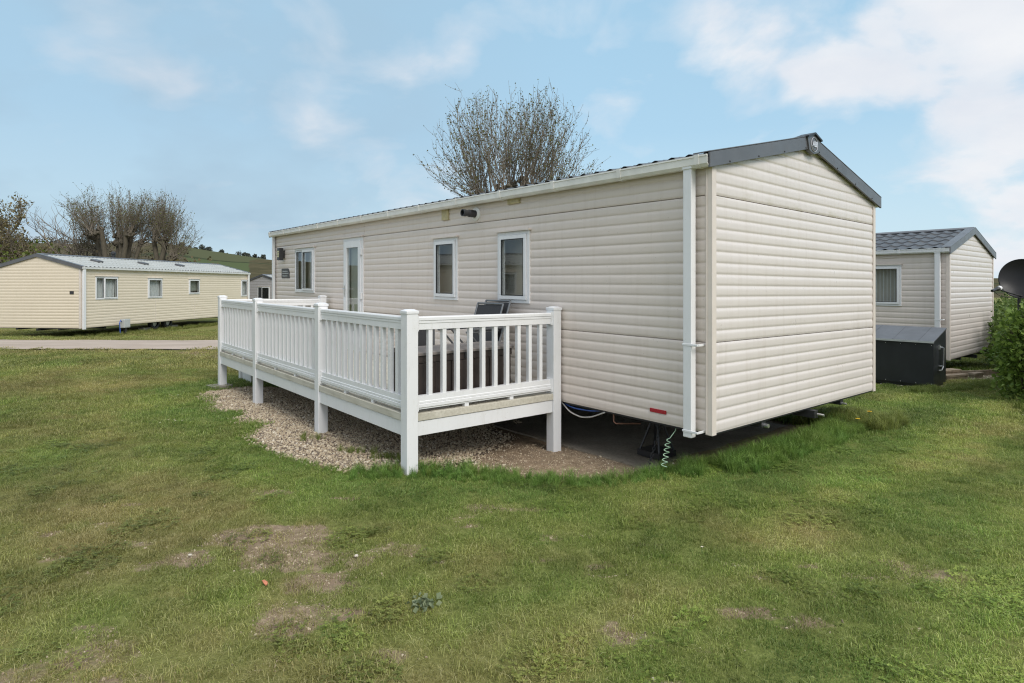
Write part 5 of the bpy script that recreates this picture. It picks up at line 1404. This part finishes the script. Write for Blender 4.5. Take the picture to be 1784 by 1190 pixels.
def in_house(x, y):
    a, b = toML(x, y); return -.02 < a < 3.3 and .4 < b < 11.3
def make_grass():
    rnd = random.Random(5); pts = []
    def put(x, y, sc_, idx, tint, lum, z=0, tilt=.12):
        pts.append((x, y, ground(x, y)+z, rnd.gauss(0, tilt), rnd.gauss(0, tilt), rnd.random()*6.283, sc_, tint, lum, idx))
    def free(x, y, margin):
        if abs(y-roadc(x)) < 1.28 + margin and -60 < x < 12: return 0
        q = sbare(x, y)
        if q > .02 + .04*fbm(x, y, 5, 2): return 0
        if 7.0 < x < 9.2 and 10.2 < y < 12.6:
            c, d_ = CA*(x-7.28)+SA*(y-10.38), -SA*(x-7.28)+CA*(y-10.38)
            if -.12 < c < .75 and -.15 < d_ < 2: return 0
        if 8.2 < x < 11.2 and 11.5 < y < 13 and (x-9.9)**2/1.6+(y-12.2)**2/.25 < 1: return 0
        return 1
    bands = ((2.15, 6.6, .078, 1.02), (6.6, 12.0, .15, .98), (12.0, 27.0, .30, .98))
    for y0, y1, st, kx in bands:
        y = y0
        while y < y1:
            xm = kx*y + .4; x = -xm
            while x < xm:
                px, py = x + rnd.uniform(-.6, .6)*st, y + rnd.uniform(-.6, .6)*st; x += st
                if not free(px, py, .05): continue
                s = soil(px, py)
                if s > .45 and rnd.random() < (s-.25)*1.05: 
                    if y0 < 6 and rnd.random() < .55: put(px, py, rnd.uniform(.4, .8), 6 + rnd.randrange(2), .9, rnd.uniform(.7, 1.05))
                    continue
                d = max(-.6, min(1, dryness(px, py) + .9*s*.6 + rnd.gauss(0, .12))); lum = clamp(1.03 + .13*sstep(-1, 2, px) + (.24*math.sin(toML(px, py)[1]*5.2 + 1.2*fbm(px, py, .35, 2))*sstep(-1, 1.2, px)) + .34*fbm(px, py, 1.3, 4, 5.5) + .22*fbm(px, py, 4.5, 3, 8.5) + rnd.gauss(0, .07), .65, 1.6)
                if y0 < 3:
                    cl = fbm(px, py, 1.7, 3, 12.0)
                    if cl > .27 and rnd.random() < .35: put(px, py, rnd.uniform(.8, 1.3), 4 + rnd.randrange(2), d*.5, lum*.95, .004)
                    hgt = rnd.uniform(.7, 1.15)*(1 + .35*max(0, fbm(px, py, 2.1, 3, 20)))
                    put(px, py, hgt, rnd.randrange(4) if rnd.random() > .10 + .25*d else 6 + rnd.randrange(2), d, lum)
                elif y0 < 7: put(px, py, rnd.uniform(.75, 1.2), 8 + rnd.randrange(3), d, lum)
                else: put(px, py, rnd.uniform(.8, 1.2), 11 + rnd.randrange(3), d, lum)
            y += st
    # uncut fringe along the edge of the bare pitch
    P = BARE
    for i in range(0, 29):
        ax, ay = P[i]; bx, by = P[i+1]; Ls = math.hypot(bx-ax, by-ay)
        front = i >= 16; tall = i >= 23
        per = 260 if tall else (150 if front else 70)
        for _ in range(int(Ls*per)):
            t = rnd.random(); w = rnd.gauss(.0, 1)
            nx_, ny_ = (by-ay)/Ls, -(bx-ax)/Ls
            o_ = rnd.uniform(-.04, .40 if tall else ((.22 if i < 18 else .34) if front else .10))
            x, y = ax+(bx-ax)*t + nx_*o_, ay+(by-ay)*t + ny_*o_
            prof = (1-.35*abs(o_-.15)/.25) if tall else 1-.5*max(0, o_)/.34
            hs = (rnd.uniform(.38, .80) if tall else rnd.uniform(.26, .58)*(1 if i < 18 else 1.1) if front else rnd.uniform(.14, .24))*prof
            put(x, y, hs, 14 + rnd.randrange(3), (-.85 if front else -.4) + .25*rnd.random() + .45*fbm(x, y, 2, 2), rnd.uniform(.95, 1.4), 0, .24)
    # beyond the pad, the far side of the caravan end, and rough grass by the hedge
    for _ in range(520):
        x, y = ML(rnd.uniform(3.0, 3.7), rnd.uniform(-.35, .7)).xy; put(x, y, rnd.uniform(.35, .85), 14 + rnd.randrange(3), .1+.2*rnd.random(), rnd.uniform(.8, 1.1), 0, .22)
    for _ in range(500):
        x, y = rnd.uniform(6.3, 8.4), rnd.uniform(7.0, 8.2)
        if x - .55*(y-7) > 6.2 and rnd.random() < .7: put(x, y, rnd.uniform(.3, .8), 14 + rnd.randrange(3), .15*rnd.random(), rnd.uniform(.75, 1.0), 0, .2)
    for _ in range(700):
        x = rnd.uniform(6.6, 9.5); y = 10.05 + (x-7.3)*.45 + rnd.uniform(-.15, .35)
        if free(x, y, 0): put(x, y, rnd.uniform(.3, .55), 14 + rnd.randrange(3), .15*rnd.random(), rnd.uniform(.8, 1.05), 0, .2)
    for _ in range(500):
        p = lo_ + lx*(LW + rnd.uniform(-.3, .5)) + ly*rnd.uniform(-.3, 11); put(p.x, p.y, rnd.uniform(.4, .9), 14 + rnd.randrange(3), .3, 1.0, 0, .2)
        p = lo_ + lx*rnd.uniform(-1, LW) + ly*rnd.uniform(-.6, .1); put(p.x, p.y, rnd.uniform(.3, .7), 14 + rnd.randrange(3), .3, 1.0, 0, .2)
    for _ in range(60):   # tufts through the gravel and at the post feet
        c = rnd.choice(((-1.15, 5.75), (-1.55, 6.05), (-2.2, 6.5), (-.91, 5.36)))
        put(c[0]+rnd.gauss(0,.10), c[1]+rnd.gauss(0,.06), rnd.uniform(.2, .42), 14 + rnd.randrange(3), .1, .95, .02, .2)
    print('grass instances', len(pts))
    gn_scatter('grass', pts, GC, 'short mown grass covering the lawn with longer fringe round the pitch', 'grass')
make_grass()

def stone_mesh(seed):
    rnd = random.Random(seed); bm = bmesh.new(); bmesh.ops.create_icosphere(bm, subdivisions=1, radius=.5)
    sx, sy, sz = rnd.uniform(.8, 1.2), rnd.uniform(.6, 1.0), rnd.uniform(.4, .7)
    for v in bm.verts: v.co = Vector((v.co.x*sx, v.co.y*sy, v.co.z*sz))*(1+rnd.uniform(-.2, .2))
    mb = MB(); mb.v = [tuple(v.co) for v in bm.verts]; mb.f = [tuple(v.index for v in f.verts) for f in bm.faces]; bm.free(); return mb
SC_ = bpy.data.collections.new('stone_sources')
for k in range(6): src(SC_, 's%d_stone' % k, stone_mesh(40+k), M['stone'])
def make_gravel():
    rnd = random.Random(9); pts = []
    for _ in range(90000):
        x, y = rnd.uniform(-5.1, 1.6), rnd.uniform(5.2, 11.6)
        a = toML(x, y)[0]
        if a > .5: continue
        q = sbare(x, y)
        if q < -.06 + .05*rnd.random(): continue
        gv = is_gravel(x, y)
        if rnd.random() > gv*1.05 and not (gv > .05 and rnd.random() < .12): continue
        if q < .02 and rnd.random() < .6: continue
        s = .030*math.exp(rnd.gauss(-.25, .30))
        pts.append((x, y, ground(x, y)+.008+.012*sstep(0, .3, max(0, q))*(1 if gv > .5 else 0), rnd.random()*6.28, rnd.random()*.8, rnd.random()*6.28, s, clamp(rnd.gauss(.5, .22)), 1.0, rnd.randrange(6)))
    for _ in range(900):
        x, y = 9.6+rnd.gauss(0, .55), 12.2+rnd.gauss(0, .22); pts.append((x, y, ground(x, y)+.01, rnd.random()*6.28, rnd.random(), rnd.random()*6.28, .05*rnd.uniform(.5, 1.2), clamp(rnd.gauss(.5, .25)), 1.0, rnd.randrange(6)))
    for _ in range(700):
        t = rnd.random(); c = Vector((7.28, 10.38)) + Vector((-SA, CA))*rnd.uniform(-.1, 2) + Vector((CA, SA))*rnd.uniform(-.14, .9)
        pts.append((c.x+.08, c.y-.10, ground(c.x, c.y)+.008, rnd.random()*6.28, rnd.random(), rnd.random()*6.28, .035*rnd.uniform(.5, 1.2), clamp(rnd.gauss(.6, .25)), 1.0, rnd.randrange(6)))
    print('stones', len(pts))
    gn_scatter('gravel', pts, SC_, 'loose tan gravel stones spread under the deck', 'gravel')
make_gravel()

def make_crumbs():
    rnd = random.Random(13); pts = []
    for px, py, rx, ry, k in PATCH:
        if py > 6: continue
        for _ in range(int(rx*ry*k*9000)+40):
            x, y = px+rnd.gauss(0, rx*.9), py+rnd.gauss(0, ry*.9); sl = soil(x, y)
            if rnd.random() > sl*1.2: continue
            pts.append((x, y, ground(x, y)+.001, rnd.random()*6.28, rnd.random(), rnd.random()*6.28, .010*math.exp(rnd.gauss(-.2, .45)), clamp(rnd.gauss(.34, .22)), 1.0, rnd.randrange(6)))
    x0 = 0
    for _ in range(5000):
        x, y = rnd.uniform(-.4, 1.9), rnd.uniform(5.45, 6.8)
        if sbare(x, y) > 0: pts.append((x, y, ground(x, y)+.001, rnd.random()*6.28, rnd.random(), rnd.random()*6.28, .014*math.exp(rnd.gauss(-.3, .5)), clamp(rnd.gauss(.32, .25)), 1.0, rnd.randrange(6)))
    gn_scatter('soil_crumbs', pts, SC_, 'dry soil crumbs and grit on the worn bare patches', 'soil')
make_crumbs()

# ------------------------------------------------------------------ small things in the grass
def flower(name, label, cat, x, y, h, r, m, group=None, petals=14):
    t = thing(name, label, cat, (x, y, ground(x, y)), random.random()*6, group)
    MB().tube([(0,0,0), (.004,0,h*.5), (0,.003,h)], .0022, 5).build('stem', M['hedge_leaf'] if False else M['fresh_stem'], t)
    p = MB()
    for ring, rr in ((0, 1), (1, .6)):
        for k in range(petals):
            a = 2*math.pi*(k+.5*ring)/petals; d = Vector((math.cos(a), math.sin(a), .25+.3*ring)); q = Vector((-math.sin(a), math.cos(a), 0)); c = Vector((0,0,h))
            i = len(p.v); p.v += [tuple(c-q*.0015), tuple(c+q*.0015), tuple(c+d*r*rr+q*r*.14), tuple(c+d*r*rr-q*r*.14)]; p.f.append((i, i+1, i+2, i+3))
    p.build('petals', m, t)
    if m is M['petal']: MB().lathe((0,0,h), (0,0,1), [(r*.35, 0), (r*.3, .003), (0, .005)], 8).build('centre', M['yellow'], t)
M['fresh_stem'] = m_plain('green_stem', (.10, .17, .04), .6, .2, 40)
p = ML(3.05, -.16); flower('dandelion', 'yellow dandelion standing highest in the long grass at the caravan corner', 'dandelion', p.x, p.y, .21, .026, M['yellow'], 'dandelions in the long grass', 18)
p = ML(2.82, -.12); flower('dandelion', 'lower yellow dandelion just left of the tallest one', 'dandelion', p.x, p.y, .15, .024, M['yellow'], 'dandelions in the long grass', 18)
rd = random.Random(31)
DA = [(-5.05, 8.9), (-5.0, 8.86), (-5.12, 8.93), (-4.95, 8.95), (-4.15, 7.25), (-4.05, 7.2), (-4.1, 7.28), (-4.0, 7.23), (-4.22, 7.2), (6.55, 7.35), (6.45, 7.6), (6.62, 7.2), (6.7, 7.1), (1.15, 3.75), (-6.5, 9.3), (-7.1, 10.8)]
for x, y in DA: flower('daisy', 'small white daisy in the lawn grass', 'daisy', x+rd.gauss(0,.02), y+rd.gauss(0,.02), rd.uniform(.035, .05), rd.uniform(.008, .012), M['petal'], 'daisies dotted over the lawn', 10)
def chip(name, label, cat, x, y, s, m, seed, sc3=(1,1,1), rz=0):
    mb = stone_mesh(seed); mb.v = [(a*s*sc3[0], b*s*sc3[1], c*s*sc3[2]) for a, b, c in mb.v]; o = mb.build(name, m); o.location = (x, y, ground(x, y)+s*.25*sc3[2]+.012); o.rotation_euler = (.2, .1, rz); tag(o, label, cat)
chip('brick_chip', 'small orange brick fragment lying by the worn brown patch', 'brick fragment', -1.37, 3.335, .055, M['orange'], 3, (1.3, .5, .6), -.8)
chip('pale_stone', 'small white stone on the bare spot left of the worn patch', 'stone', -1.96, 3.66, .032, M['chalk'], 4)
chip('pale_stone', 'small pale stone by the bare spot right of the worn patch', 'stone', -.95, 3.67, .026, M['chalk'], 5)
def weed():
    x, y = -.47, 3.13; t = thing('broadleaf_weed', 'grey green broadleaf weed rosette in the lawn', 'weed', (x, y, ground(x, y)), 0); rnd = random.Random(4); mb = MB()
    for i in range(60):
        a = rnd.random()*6.28; leaf(mb, Vector((rnd.gauss(0,.03), rnd.gauss(0,.03), .02)), rnd.uniform(.02, .042), Vector((math.cos(a), math.sin(a), rnd.uniform(.0, .9))), rnd, rnd.uniform(.1, .9))
    mb.build('leaves', M['weed_leaf'], t)
weed()
bpy.context.view_layer.update()
